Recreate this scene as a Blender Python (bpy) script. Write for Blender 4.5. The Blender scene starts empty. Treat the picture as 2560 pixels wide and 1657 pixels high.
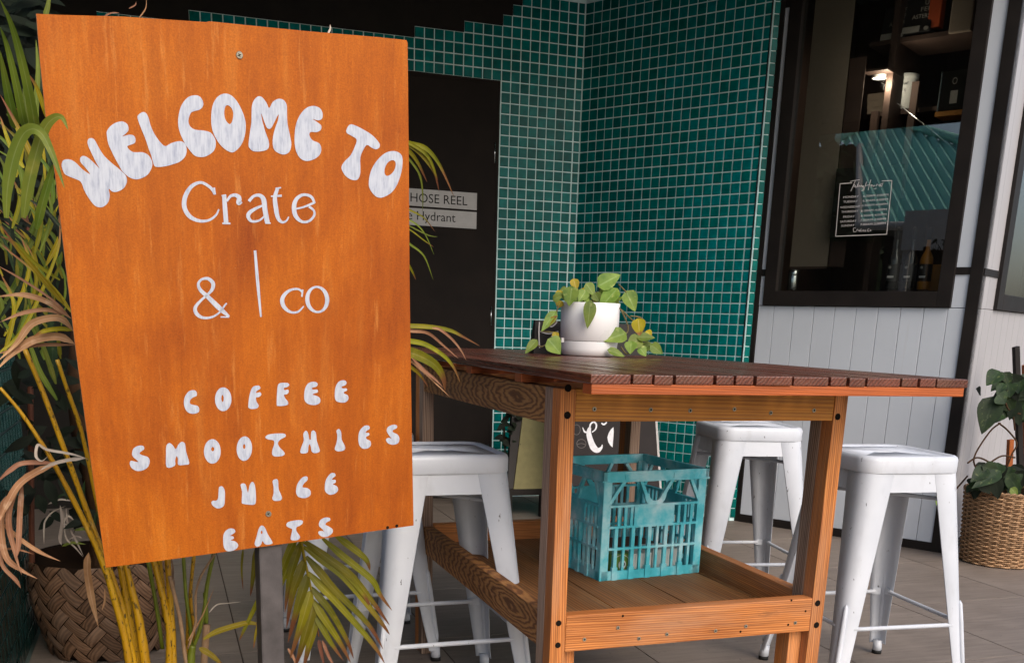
import bpy, bmesh, math, random
from mathutils import Vector, Matrix
from mathutils.geometry import tessellate_polygon
random.seed(7)
SC = bpy.context.scene
COL = SC.collection
V = Vector
def rad(a): return math.radians(a)

# ------------------------------------------------------------------ camera
# a hand-held phone frame looking slightly down, the upper part of the frame kept (hence the lens shift)
CAM = V((-2.3265, -5.7758, 1.0017))
YAW, PITCH, ROLL = 0.33365934, -0.27111907, 0.03035161
FPX, PPX, PPY = 2518.94, 1280.0, 1514.99
FW = V((math.sin(YAW)*math.cos(PITCH), math.cos(YAW)*math.cos(PITCH), math.sin(PITCH)))
_r = V((math.cos(YAW), -math.sin(YAW), 0)); _u = _r.cross(FW)
RT = _r*math.cos(ROLL) + _u*math.sin(ROLL)
UP = -_r*math.sin(ROLL) + _u*math.cos(ROLL)
cam_data = bpy.data.cameras.new('camera'); cam = bpy.data.objects.new('camera', cam_data); COL.objects.link(cam)
cam.matrix_world = Matrix(((RT.x, UP.x, -FW.x, CAM.x), (RT.y, UP.y, -FW.y, CAM.y), (RT.z, UP.z, -FW.z, CAM.z), (0, 0, 0, 1)))
cam_data.sensor_width = 36; cam_data.lens = 36*FPX/2560
cam_data.shift_y = (PPY-828.5)/2560
cam_data.clip_start = 0.02; cam_data.clip_end = 3000
SC.camera = cam

# ------------------------------------------------------------------ light
SUN_EL, SUN_AZ = 42, 168            # azimuth from +Y, clockwise
w = bpy.data.worlds.new('World'); SC.world = w; w.use_nodes = True
nt = w.node_tree; bg = nt.nodes['Background']
sky = nt.nodes.new('ShaderNodeTexSky'); sky.sky_type = 'NISHITA'; sky.sun_disc = False
sky.sun_elevation = rad(SUN_EL); sky.sun_rotation = rad(SUN_AZ); sky.air_density = 1.0; sky.dust_density = 4.0; sky.ozone_density = 1.0
nt.links.new(sky.outputs[0], bg.inputs[0]); bg.inputs[1].default_value = 0.15
sl = bpy.data.lights.new('sun', 'SUN'); sl.energy = 0.6; sl.angle = rad(45); sl.color = (1, .96, .9)
sl.color = (1, .985, .96)
so = bpy.data.objects.new('sun', sl); COL.objects.link(so)
sd = V((math.sin(rad(SUN_AZ))*math.cos(rad(SUN_EL)), math.cos(rad(SUN_AZ))*math.cos(rad(SUN_EL)), math.sin(rad(SUN_EL))))
so.rotation_euler = sd.to_track_quat('Z', 'Y').to_euler(); so.location = sd*20
vs = SC.view_settings; vs.view_transform = 'Standard'; vs.look = 'None'; vs.gamma = 1; vs.use_curve_mapping = False
vs.exposure = 0.6
SC.cycles.use_denoising = True; SC.cycles.use_adaptive_sampling = True; SC.cycles.adaptive_threshold = .015
SC.cycles.max_bounces = 8; SC.cycles.transparent_max_bounces = 12; SC.cycles.sample_clamp_indirect = 6

# ------------------------------------------------------------------ sight lines used to measure the photograph
def ray(x, y): return FW + RT*((x-PPX)/FPX) - UP*((y-PPY)/FPX)
def onplane(x, y, p0, n):
    d = ray(x, y); return CAM + d*((V(p0)-CAM).dot(V(n))/d.dot(V(n)))
def at(x, y, Y): return onplane(x, y, (0, Y, 0), (0, 1, 0))
def atz(x, y, z): return onplane(x, y, (0, 0, z), (0, 0, 1))

# ------------------------------------------------------------------ materials
def lin(r, g, b):
    f = lambda c: (c/255/12.92) if c/255 <= .04045 else ((c/255+.055)/1.055)**2.4
    return (f(r), f(g), f(b), 1)
class NT:
    def __init__(s, name):
        s.m = bpy.data.materials.new(name); s.m.use_nodes = True; s.t = s.m.node_tree
        s.b = s.t.nodes['Principled BSDF']; s.out = s.t.nodes['Material Output']
        s.coord = None
    def n(s, typ, **kw):
        o = s.t.nodes.new(typ)
        for k, v in kw.items():
            if k in o.inputs: o.inputs[k].default_value = v
            else: setattr(o, k, v)
        return o
    def l(s, a, b): s.t.links.new(a, b)
    def co(s, scale=(1, 1, 1), rnd=True, which='Object'):
        tc = s.n('ShaderNodeTexCoord'); mp = s.n('ShaderNodeMapping'); mp.inputs['Scale'].default_value = scale
        s.l(tc.outputs[which], mp.inputs['Vector'])
        if rnd:
            oi = s.n('ShaderNodeObjectInfo'); mm = s.n('ShaderNodeMath', operation='MULTIPLY'); mm.inputs[1].default_value = 37.0
            s.l(oi.outputs['Random'], mm.inputs[0]); cb = s.n('ShaderNodeCombineXYZ')
            for i in range(3): s.l(mm.outputs[0], cb.inputs[i])
            s.l(cb.outputs[0], mp.inputs['Location'])
        return mp.outputs[0]
    def noise(s, vec, scale, detail=4, rough=.55, dist=0):
        o = s.n('ShaderNodeTexNoise'); o.inputs['Scale'].default_value = scale; o.inputs['Detail'].default_value = detail
        o.inputs['Roughness'].default_value = rough; o.inputs['Distortion'].default_value = dist
        s.l(vec, o.inputs['Vector']); return o.outputs['Fac']
    def ramp(s, fac, stops):
        o = s.n('ShaderNodeValToRGB'); e = o.color_ramp.elements
        while len(e) < len(stops): e.new(.5)
        for i, (p, c) in enumerate(stops): e[i].position = p; e[i].color = c if len(c) == 4 else (*c, 1)
        s.l(fac, o.inputs[0]); return o.outputs[0]
    def mix(s, a, b, fac, blend='MIX'):
        o = s.n('ShaderNodeMix', data_type='RGBA', blend_type=blend)
        for val, idx in ((a, 6), (b, 7), (fac, 0)):
            if hasattr(val, 'links'): s.l(val, o.inputs[idx])
            else: o.inputs[idx].default_value = val
        return o.outputs[2]
    def hsv(s, col, val=None, sat=None, hue=None):
        o = s.n('ShaderNodeHueSaturation'); s.l(col, o.inputs['Color'])
        for k, v in (('Value', val), ('Saturation', sat), ('Hue', hue)):
            if v is None: continue
            if hasattr(v, 'links'): s.l(v, o.inputs[k])
            else: o.inputs[k].default_value = v
        return o.outputs[0]
    def rnd(s, lo, hi):
        oi = s.n('ShaderNodeObjectInfo'); mr = s.n('ShaderNodeMapRange'); mr.inputs[3].default_value = lo; mr.inputs[4].default_value = hi
        s.l(oi.outputs['Random'], mr.inputs[0]); return mr.outputs[0]
    def rng(s, v, a, b, lo, hi):
        mr = s.n('ShaderNodeMapRange'); s.l(v, mr.inputs[0])
        for i, x in enumerate((a, b, lo, hi)): mr.inputs[i+1].default_value = x
        return mr.outputs[0]
    def bump(s, h, strength=.3, dist=.002):
        o = s.n('ShaderNodeBump'); o.inputs['Strength'].default_value = strength; o.inputs['Distance'].default_value = dist
        s.l(h, o.inputs['Height']); s.l(o.outputs[0], s.b.inputs['Normal'])
    def col(s, c):
        if hasattr(c, 'links'): s.l(c, s.b.inputs['Base Color'])
        else: s.b.inputs['Base Color'].default_value = c
    def rough(s, r):
        if hasattr(r, 'links'): s.l(r, s.b.inputs['Roughness'])
        else: s.b.inputs['Roughness'].default_value = r

def plain(name, c, rough=.5, spec=.5, metal=0, vary=.15, scale=9, bump=0, objvary=0):
    k = NT(name); v = k.co(); n = k.noise(v, scale, 5)
    cc = k.hsv(k.mix(c, c, .0) if False else k.ramp(n, [(.3, tuple(x*(1-vary) for x in c[:3])), (.7, tuple(min(1, x*(1+vary)) for x in c[:3]))]), val=k.rnd(1-objvary, 1+objvary) if objvary else None)
    k.col(cc); k.rough(k.rng(n, .2, .8, max(.02, rough-.08), min(1, rough+.08))); k.b.inputs['Specular IOR Level'].default_value = spec; k.b.inputs['Metallic'].default_value = metal
    if bump: k.bump(k.noise(v, scale*12, 3), bump)
    return k.m

def wood(name, dark, light, worn=None, wornamt=0., rough=.55, fine=1., objvary=.12, spec=.4, ring=9):
    # length of every board runs along its local X axis
    k = NT(name); v = k.co((.55, 6, 6)); 
    warp = k.noise(k.co((.9, 4, 4)), 1.6, 3)
    wv = k.n('ShaderNodeTexWave', wave_type='BANDS', bands_direction='DIAGONAL', wave_profile='SIN')
    wv.inputs['Scale'].default_value = ring; wv.inputs['Distortion'].default_value = 5; wv.inputs['Detail'].default_value = 3; wv.inputs['Detail Scale'].default_value = .8
    k.l(k.co((.16, 7, 7)), wv.inputs['Vector'])
    fib = k.noise(k.co((4, 210, 210)), 1.2, 4, .6)
    mid = tuple((a+b)/2 for a, b in zip(dark, light))
    c = k.ramp(wv.outputs['Fac'], [(.0, light), (.5, mid), (.92, dark)])
    c = k.mix(c, k.ramp(warp, [(.3, tuple(x*.62 for x in dark[:3])), (.75, tuple(min(1, x*1.15) for x in light[:3]))]), .45)
    c = k.mix(c, k.ramp(fib, [(.3, (.45, .42, .4)), (.62, (1.08, 1.05, 1.02))]), .55*fine, 'MULTIPLY')
    if worn:
        wn = k.noise(k.co((1.2, 7, 7)), 1.7, 5, .62)
        c = k.mix(c, worn, k.rng(wn, .48, .7, 0, wornamt))
    st = k.noise(k.co((6, 14, 14)), 2.2, 4)
    c = k.mix(c, (.04, .022, .012, 1), k.rng(st, .66, .8, 0, .55))
    c = k.hsv(c, val=k.rnd(1-objvary, 1+objvary))
    k.col(c); k.rough(k.rng(fib, .2, .8, rough-.1, rough+.12)); k.b.inputs['Specular IOR Level'].default_value = spec
    k.bump(k.mix(fib, wv.outputs['Fac'], .4), .35, .0015)
    return k.m

M = {}
# tiles
def tile_mat(nm='glazed teal mosaic', ca=None, cb=None):
    k = NT(nm); v = k.co((1, 1, 1), True)
    n = k.noise(v, 26, 4, .6)
    c = k.ramp(n, [(.25, ca or lin(0, 94, 94)), (.75, cb or lin(0, 124, 122))])
    gi = k.n('ShaderNodeNewGeometry'); wn = k.n('ShaderNodeTexNoise'); wn.inputs['Scale'].default_value = 1.1; wn.inputs['Detail'].default_value = 2
    k.l(gi.outputs['Position'], wn.inputs['Vector'])
    isl = k.rng(gi.outputs['Random Per Island'], 0, 1, .72, 1.25)
    c = k.hsv(c, val=isl); c = k.hsv(c, val=k.rnd(.8, 1.2), hue=k.rnd(.485, .515))
    k.col(c); k.rough(.2); k.b.inputs['Specular IOR Level'].default_value = .09; k.bump(k.noise(v, 40, 2), .08, .001)
    return k.m
M['tile'] = tile_mat(); M['tileshade'] = tile_mat('shade toned mosaic', lin(22, 44, 40), lin(32, 58, 54)); M['groutshade'] = plain('shade toned grout', lin(104, 122, 116), .85, .2, vary=.16, scale=14)  # the darker tile and grout carry the left wall's shade in their colour
M['grout'] = plain('pale grout', lin(214, 246, 242), .85, .2, vary=.16, scale=14, bump=.3)
M['black'] = plain('satin black paint', (.013, .010, .0085, 1), .55, .25, vary=.3, scale=6)
M['door'] = plain('flat black door paint', (.016, .012, .010, 1), .75, .14, vary=.3, scale=5)
M['soffit'] = plain('black soffit boards', (.014, .012, .010, 1), .8, .2, vary=.3)
def white_panel(name, c):
    k = NT(name); v = k.co((1, 1, 1)); n = k.noise(v, 3, 5)
    cc = k.ramp(n, [(.3, tuple(x*.93 for x in c[:3])), (.7, c)])
    dirt = k.noise(k.co((40, 40, 3)), 1, 4); cc = k.mix(cc, (.45, .44, .42, 1), k.rng(dirt, .62, .8, 0, .25))
    k.col(cc); k.rough(.42); k.bump(k.noise(v, 300, 2), .08, .001); return k.m
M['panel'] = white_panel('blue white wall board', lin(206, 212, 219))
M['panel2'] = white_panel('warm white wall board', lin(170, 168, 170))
# stool
def stool_mat():
    k = NT('white powder coat'); v = k.co((1, 1, 1), False); oi = k.co((1, 1, 1), True)
    n = k.noise(oi, 5, 5); c = k.ramp(n, [(.3, lin(190, 195, 203)), (.7, lin(206, 210, 217))])
    sc = k.noise(k.co((95, 95, 34)), 1.0, 3, .6); chips = k.rng(sc, .70, .73, 0, .9)
    c = k.mix(c, (.06, .06, .065, 1), chips)
    dirt = k.noise(k.co((14, 14, 5)), 1, 5, .65); c = k.mix(c, lin(150, 150, 150), k.rng(dirt, .55, .85, 0, .45))
    k.col(c); k.rough(k.rng(n, .3, .7, .32, .48)); k.bump(k.noise(oi, 220, 2), .05, .001); return k.m
M['stool'] = stool_mat()
M['rubber'] = plain('black rubber', (.012, .012, .012, 1), .7, .3)
# timber
M['frame'] = wood('orange treated pine', lin(156, 84, 34), lin(228, 150, 80), lin(190, 150, 118), .4, .62, ring=18, fine=1.3)
M['apron'] = wood('golden stained pine', lin(164, 98, 22), lin(214, 144, 54), None, 0, .5, fine=1.0, ring=12)
M['greywood'] = wood('weathered grey pine', lin(112, 84, 64), lin(192, 164, 142), lin(150, 138, 130), .6, .75, ring=14)
def knotty():
    k = NT('knotty brown pine'); 
    tc = k.n('ShaderNodeTexCoord'); mp = k.n('ShaderNodeMapping'); mp.inputs['Location'].default_value = (-.27, 0, .035); mp.inputs['Scale'].default_value = (1.5, 4, 7.5)
    k.l(tc.outputs['Object'], mp.inputs['Vector'])
    wv = k.n('ShaderNodeTexWave', wave_type='RINGS', rings_direction='SPHERICAL'); wv.inputs['Scale'].default_value = 5.5; wv.inputs['Distortion'].default_value = 7.5; wv.inputs['Detail'].default_value = 3; wv.inputs['Detail Scale'].default_value = 1.6
    k.l(mp.outputs[0], wv.inputs['Vector']); fib = k.noise(k.co((4, 210, 210)), 1.2, 4, .6); big = k.noise(k.co((1.5, 8, 8)), 1.5, 4)
    c = k.ramp(wv.outputs['Fac'], [(.0, lin(190, 136, 78)), (.55, lin(168, 114, 62)), (.9, lin(122, 76, 38))])
    c = k.mix(c, k.ramp(big, [(.3, (.55, .5, .45)), (.7, (1.1, 1.06, 1.0))]), .8, 'MULTIPLY'); c = k.mix(c, k.ramp(fib, [(.3, (.6, .56, .52)), (.65, (1.05, 1.03, 1.0))]), .5, 'MULTIPLY')
    k.col(c); k.rough(.72); k.bump(wv.outputs['Fac'], .4, .0015); return k.m
M['knotty'] = knotty(); M['knotty_old'] = wood('knotty brown pine', lin(72, 42, 18), lin(172, 122, 66), lin(120, 98, 74), .4, .7, ring=5)
M['shelf'] = wood('brown shelf board', lin(96, 58, 26), lin(164, 112, 62), lin(150, 116, 78), .5, .65)
M['deck'] = wood('oiled red hardwood', lin(74, 36, 26), lin(122, 68, 50), lin(110, 82, 62), .4, .27, objvary=.3, spec=.55, fine=.8)
M['batten'] = wood('orange hardwood batten', lin(150, 72, 26), lin(190, 100, 46), None, 0, .55, objvary=.1, ring=20)
M['hole'] = plain('dark drill hole', (.01, .007, .005, 1), .9, .1)
M['screw'] = plain('zinc screw', lin(150, 146, 132), .4, .5, metal=.7, vary=.25, scale=60)
# sign
def sign_mat():
    k = NT('orange stained plywood'); g = k.co((1, 1, 1), False)
    fine = k.noise(k.co((230, 230, 5), False), 1, 5, .65); med = k.noise(k.co((26, 26, 2.2), False), 1, 5, .6)
    big = k.noise(k.co((4.5, 4.5, 2.4), False), 1, 4, .55, .6)
    c = k.ramp(big, [(.28, lin(140, 62, 4)), (.44, lin(172, 88, 8)), (.58, lin(182, 98, 12)), (.72, lin(192, 114, 30))])
    c = k.mix(c, k.ramp(med, [(.25, lin(138, 62, 2)), (.55, lin(178, 94, 10)), (.82, lin(204, 134, 56))]), .5)
    c = k.mix(c, k.ramp(fine, [(.3, (.80, .74, .66)), (.7, (1.1, 1.1, 1.12))]), .55, 'MULTIPLY')
    smk = k.noise(k.co((3.4, 3.4, 2.6), False), 1, 5, .6, 1.2); c = k.mix(c, k.ramp(smk, [(.34, (.80, .70, .60)), (.5, (1.0, .98, .95)), (.66, (1.10, 1.14, 1.18))]), .7, 'MULTIPLY')
    stw = k.noise(k.co((70, 70, 1.6), False), 1, 5, .7); c = k.mix(c, lin(216, 142, 66), k.rng(stw, .58, .74, 0, .45))
    sp = k.noise(k.co((420, 420, 260), False), 1, 2); c = k.mix(c, lin(232, 170, 110), k.rng(sp, .76, .82, 0, .6))
    gr_ = k.noise(k.co((420, 420, 420), False), 1, 2); c = k.mix(c, k.ramp(gr_, [(.3, (.74, .70, .64)), (.7, (1.18, 1.18, 1.22))]), .7, 'MULTIPLY')
    k.col(c); k.rough(.6); k.b.inputs['Specular IOR Level'].default_value = .25; k.bump(fine, .2, .0008); return k.m
M['sign'] = sign_mat()
M['plyedge'] = plain('raw plywood edge', lin(190, 150, 110), .8, .2, vary=.3, scale=90)
def paint_mat():
    k = NT('white brush paint'); a = k.noise(k.co((260, 260, 22), False), 1, 5, .7); b = k.noise(k.co((60, 60, 40), False), 1, 4)
    c = k.ramp(a, [(.34, lin(150, 156, 174)), (.52, lin(182, 187, 198)), (.75, lin(196, 200, 208))])
    c = k.mix(c, lin(198, 202, 209), k.rng(b, .42, .72, 0, .6)); k.col(c); k.rough(.6); k.bump(a, .3, .0006); return k.m
M['paint'] = paint_mat()
M['steel'] = plain('dull grey painted steel', lin(80, 75, 74), .55, .4, metal=.15, vary=.28, scale=22, bump=.15)
# crate
def crate_mat():
    k = NT('faded teal plastic'); n = k.noise(k.co((1, 1, 1)), 9, 5, .6); n2 = k.noise(k.co((30, 30, 8)), 1, 4)
    c = k.ramp(n, [(.3, lin(44, 158, 170)), (.48, lin(80, 190, 202)), (.62, lin(160, 214, 220)), (.76, lin(222, 234, 236))])
    c = k.mix(c, lin(20, 70, 78), k.rng(n2, .6, .8, 0, .5)); k.col(c); k.rough(.45); return k.m
M['crate'] = crate_mat()
M['pot'] = plain('white ceramic', lin(226, 226, 226), .3, .5, vary=.03, scale=4)
M['card'] = plain('green card box', lin(96, 128, 44), .5, vary=.15, scale=30)
M['cardwhite'] = plain('white card', lin(215, 212, 205), .6, vary=.1, scale=30)
# leaves
def leafmat(name, c1, c2, vein, rough=.38, scale=26, trans=.25, tip=None):
    k = NT(name); n = k.noise(k.co((1, 1, 1)), scale, 4); c = k.ramp(n, [(.3, c1), (.7, c2)])
    n2 = k.noise(k.co((1, 1, 1)), scale*2.2, 3); c = k.mix(c, vein, k.rng(n2, .6, .76, 0, .65))
    at_ = k.n('ShaderNodeAttribute', attribute_name='leaf_u'); 
    c = k.mix(c, k.hsv(c, val=1.5, sat=.8), k.rng(at_.outputs['Fac'], 0.0, .12, .8, 0))
    if tip:
        at2 = k.n('ShaderNodeAttribute', attribute_name='leaf_t'); ad = k.n('ShaderNodeMath', operation='ADD')
        ms = k.n('ShaderNodeMath', operation='MULTIPLY'); ms.inputs[1].default_value = .35; k.l(n, ms.inputs[0])
        k.l(at2.outputs['Fac'], ad.inputs[0]); k.l(ms.outputs[0], ad.inputs[1]); c = k.mix(c, tip, k.rng(ad.outputs[0], .86, 1.0, 0, 1))
    c = k.hsv(c, val=k.rnd(.72, 1.25), hue=k.rnd(.488, .512))
    k.col(c); k.rough(max(rough, .5)); k.b.inputs['Specular IOR Level'].default_value = .28
    tr = k.n('ShaderNodeBsdfTranslucent'); k.l(c, tr.inputs['Color']); ms = k.n('ShaderNodeMixShader'); ms.inputs[0].default_value = trans
    k.l(k.b.outputs[0], ms.inputs[1]); k.l(tr.outputs[0], ms.inputs[2]); k.l(ms.outputs[0], k.out.inputs['Surface'])
    return k.m
M['pothos'] = leafmat('variegated green leaf', lin(84, 112, 38), lin(132, 152, 66), lin(186, 188, 112))
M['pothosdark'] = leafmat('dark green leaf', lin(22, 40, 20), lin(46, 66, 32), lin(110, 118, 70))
M['palm'] = leafmat('palm leaf green', lin(98, 100, 8), lin(140, 130, 20), lin(160, 142, 34), .42, 12, .3, lin(120, 78, 46))
M['palmgreen'] = leafmat('broad palm leaf', lin(84, 106, 28), lin(124, 134, 44), lin(150, 146, 56), .42, 10, .3)
M['palmyellow'] = leafmat('yellow green palm leaf', lin(140, 128, 14), lin(176, 154, 28), lin(190, 170, 60), .42, 10, .3, lin(150, 100, 60))
M['dry'] = leafmat('dry tan leaf', lin(140, 96, 66), lin(186, 140, 104), lin(206, 172, 140), .7, 14, .2)
M['drygrey'] = leafmat('dry grey leaf', lin(150, 136, 122), lin(196, 184, 170), lin(210, 200, 190), .8, 14, .15)
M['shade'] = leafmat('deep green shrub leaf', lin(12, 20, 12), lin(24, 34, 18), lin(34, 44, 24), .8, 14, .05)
def cane_mat():
    k = NT('yellow palm cane'); n = k.noise(k.co((1, 1, .25)), 18, 4); c = k.ramp(n, [(.25, lin(158, 112, 6)), (.7, lin(206, 158, 22))])
    s = k.noise(k.co((1, 1, .5)), 150, 3); c = k.mix(c, lin(54, 44, 14), k.rng(s, .58, .66, 0, .85))
    g = k.noise(k.co((1, 1, 1)), 9, 3); c = k.mix(c, lin(176, 160, 120), k.rng(g, .62, .72, 0, .7))
    k.col(c); k.rough(.4); return k.m
M['cane'] = cane_mat()
M['canegreen'] = plain('green palm cane', lin(106, 116, 24), .45, vary=.25, scale=20)
M['husk'] = plain('tan dry husk', lin(156, 126, 96), .8, .2, vary=.3, scale=30)
M['bark'] = plain('brown bark', lin(66, 46, 30), .85, .2, vary=.4, scale=30, bump=.6)
M['vine'] = plain('vine stem', lin(96, 84, 44), .6, vary=.2, scale=40)
M['rust'] = plain('red brown pole', lin(92, 50, 30), .7, vary=.3, scale=20)
M['strip'] = wood('pandanus strip', lin(74, 52, 36), lin(140, 108, 82), lin(160, 138, 120), .4, .75, objvary=.28)
M['basketdark'] = plain('dark basket lining', lin(34, 24, 16), .9, .1, vary=.3)
M['wicker'] = wood('natural wicker', lin(136, 98, 66), lin(206, 168, 128), lin(110, 78, 52), .35, .7, objvary=.2)
M['soil'] = plain('potting soil', lin(40, 28, 20), 1, .1, vary=.4, scale=60)
def floor_mat():
    k = NT('grey brown floor paver'); v = k.co((1, 1, 1)); n = k.noise(v, 5, 6, .62); s = k.noise(k.co((3, 26, 1)), 2.2, 5, .65)
    c = k.ramp(n, [(.3, lin(108, 97, 88)), (.7, lin(136, 124, 114))]); c = k.mix(c, k.ramp(s, [(.3, lin(94, 83, 74)), (.7, lin(140, 129, 119))]), .45)
    d = k.noise(v, 55, 3); c = k.mix(c, lin(70, 60, 54), k.rng(d, .66, .74, 0, .6)); c = k.hsv(c, val=k.rnd(.93, 1.06))
    k.col(c); k.rough(k.rng(n, .2, .8, .5, .7)); k.bump(s, .12, .001); return k.m
M['floor'] = floor_mat()
M['joint'] = plain('dark floor joint', lin(80, 71, 64), .9, .1)
M['concrete'] = plain('outdoor concrete', lin(150, 146, 140), .9, .2, vary=.2, scale=2, bump=.2)
M['chalkboard'] = plain('black chalkboard', lin(44, 40, 40), .7, .2, vary=.2, scale=8)
M['chalk'] = plain('white chalk pen', lin(222, 222, 226), .8, .1, vary=.1, scale=60)
M['chalkdim'] = plain('faint chalk outline', lin(104, 98, 96), .8, .1)
M['khaki'] = plain('olive canvas board', lin(124, 118, 82), .7, .2, vary=.1, scale=30)
M['plate'] = plain('brushed label plate', lin(176, 174, 172), .5, .4, vary=.06, scale=40)
M['ink'] = plain('black print', (.015, .014, .013, 1), .6, .2)
M['whiteprint'] = plain('white vinyl print', lin(214, 208, 204), .6, .2, vary=.05)
M['greyprint'] = plain('grey label print', lin(150, 146, 140), .6, .2, vary=.1)
M['blind'] = plain('taupe roller blind', lin(122, 110, 98), .8, .2, vary=.05, scale=60)
M['bucket'] = plain('white plastic tub', lin(226, 228, 226), .35, .5, vary=.04)
M['bag'] = plain('black coffee bag', lin(36, 34, 34), .4, .5, vary=.2, scale=20)
M['orangebag'] = plain('orange paper bag', lin(150, 62, 26), .6, .3)
M['inside'] = plain('dark cafe interior', lin(62, 48, 42), .7, .2, vary=.2)
M['bottleglass'] = plain('dark bottle glass', (.012, .012, .010, 1), .08, .6)
M['amber'] = plain('amber timber', lin(176, 116, 44), .4, .4, vary=.2)
M['chrome'] = plain('brushed steel', lin(200, 204, 206), .22, .5, metal=1, vary=.05)
M['orangewood'] = plain('orange timber', lin(150, 78, 26), .5, .4, vary=.2, scale=14)
M['roofgreen'] = plain('green roof sheet', lin(150, 206, 190), .45, .4, vary=.12, scale=2)
M['wallcream'] = plain('cream wall', lin(186, 178, 168), .7, .2, vary=.05, scale=1)
M['blocker'] = plain('dark hedge leaves', lin(34, 48, 28), .8, .2, vary=.5, scale=3)
def emit(name, c, s):
    k = NT(name); e = k.n('ShaderNodeEmission'); e.inputs[0].default_value = c; e.inputs[1].default_value = s; k.l(e.outputs[0], k.out.inputs['Surface']); return k.m
M['lamp'] = emit('lit downlight', (1, .9, .76, 1), 9)
def glass():
    k = NT('window glass'); t = k.n('ShaderNodeBsdfTransparent'); t.inputs[0].default_value = (.86, .88, .86, 1)
    g = k.n('ShaderNodeBsdfGlossy'); g.inputs['Roughness'].default_value = 0.0; f = k.n('ShaderNodeFresnel'); gb = k.n('ShaderNodeNewGeometry'); mr = k.n('ShaderNodeMapRange'); mr.inputs[3].default_value = 2.1; mr.inputs[4].default_value = 1/2.1; k.l(gb.outputs['Backfacing'], mr.inputs[0]); k.l(mr.outputs[0], f.inputs[0])
    m = k.n('ShaderNodeMixShader'); k.l(f.outputs[0], m.inputs[0]); k.l(t.outputs[0], m.inputs[1]); k.l(g.outputs[0], m.inputs[2]); k.l(m.outputs[0], k.out.inputs['Surface']); return k.m
M['glass'] = glass()

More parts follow.
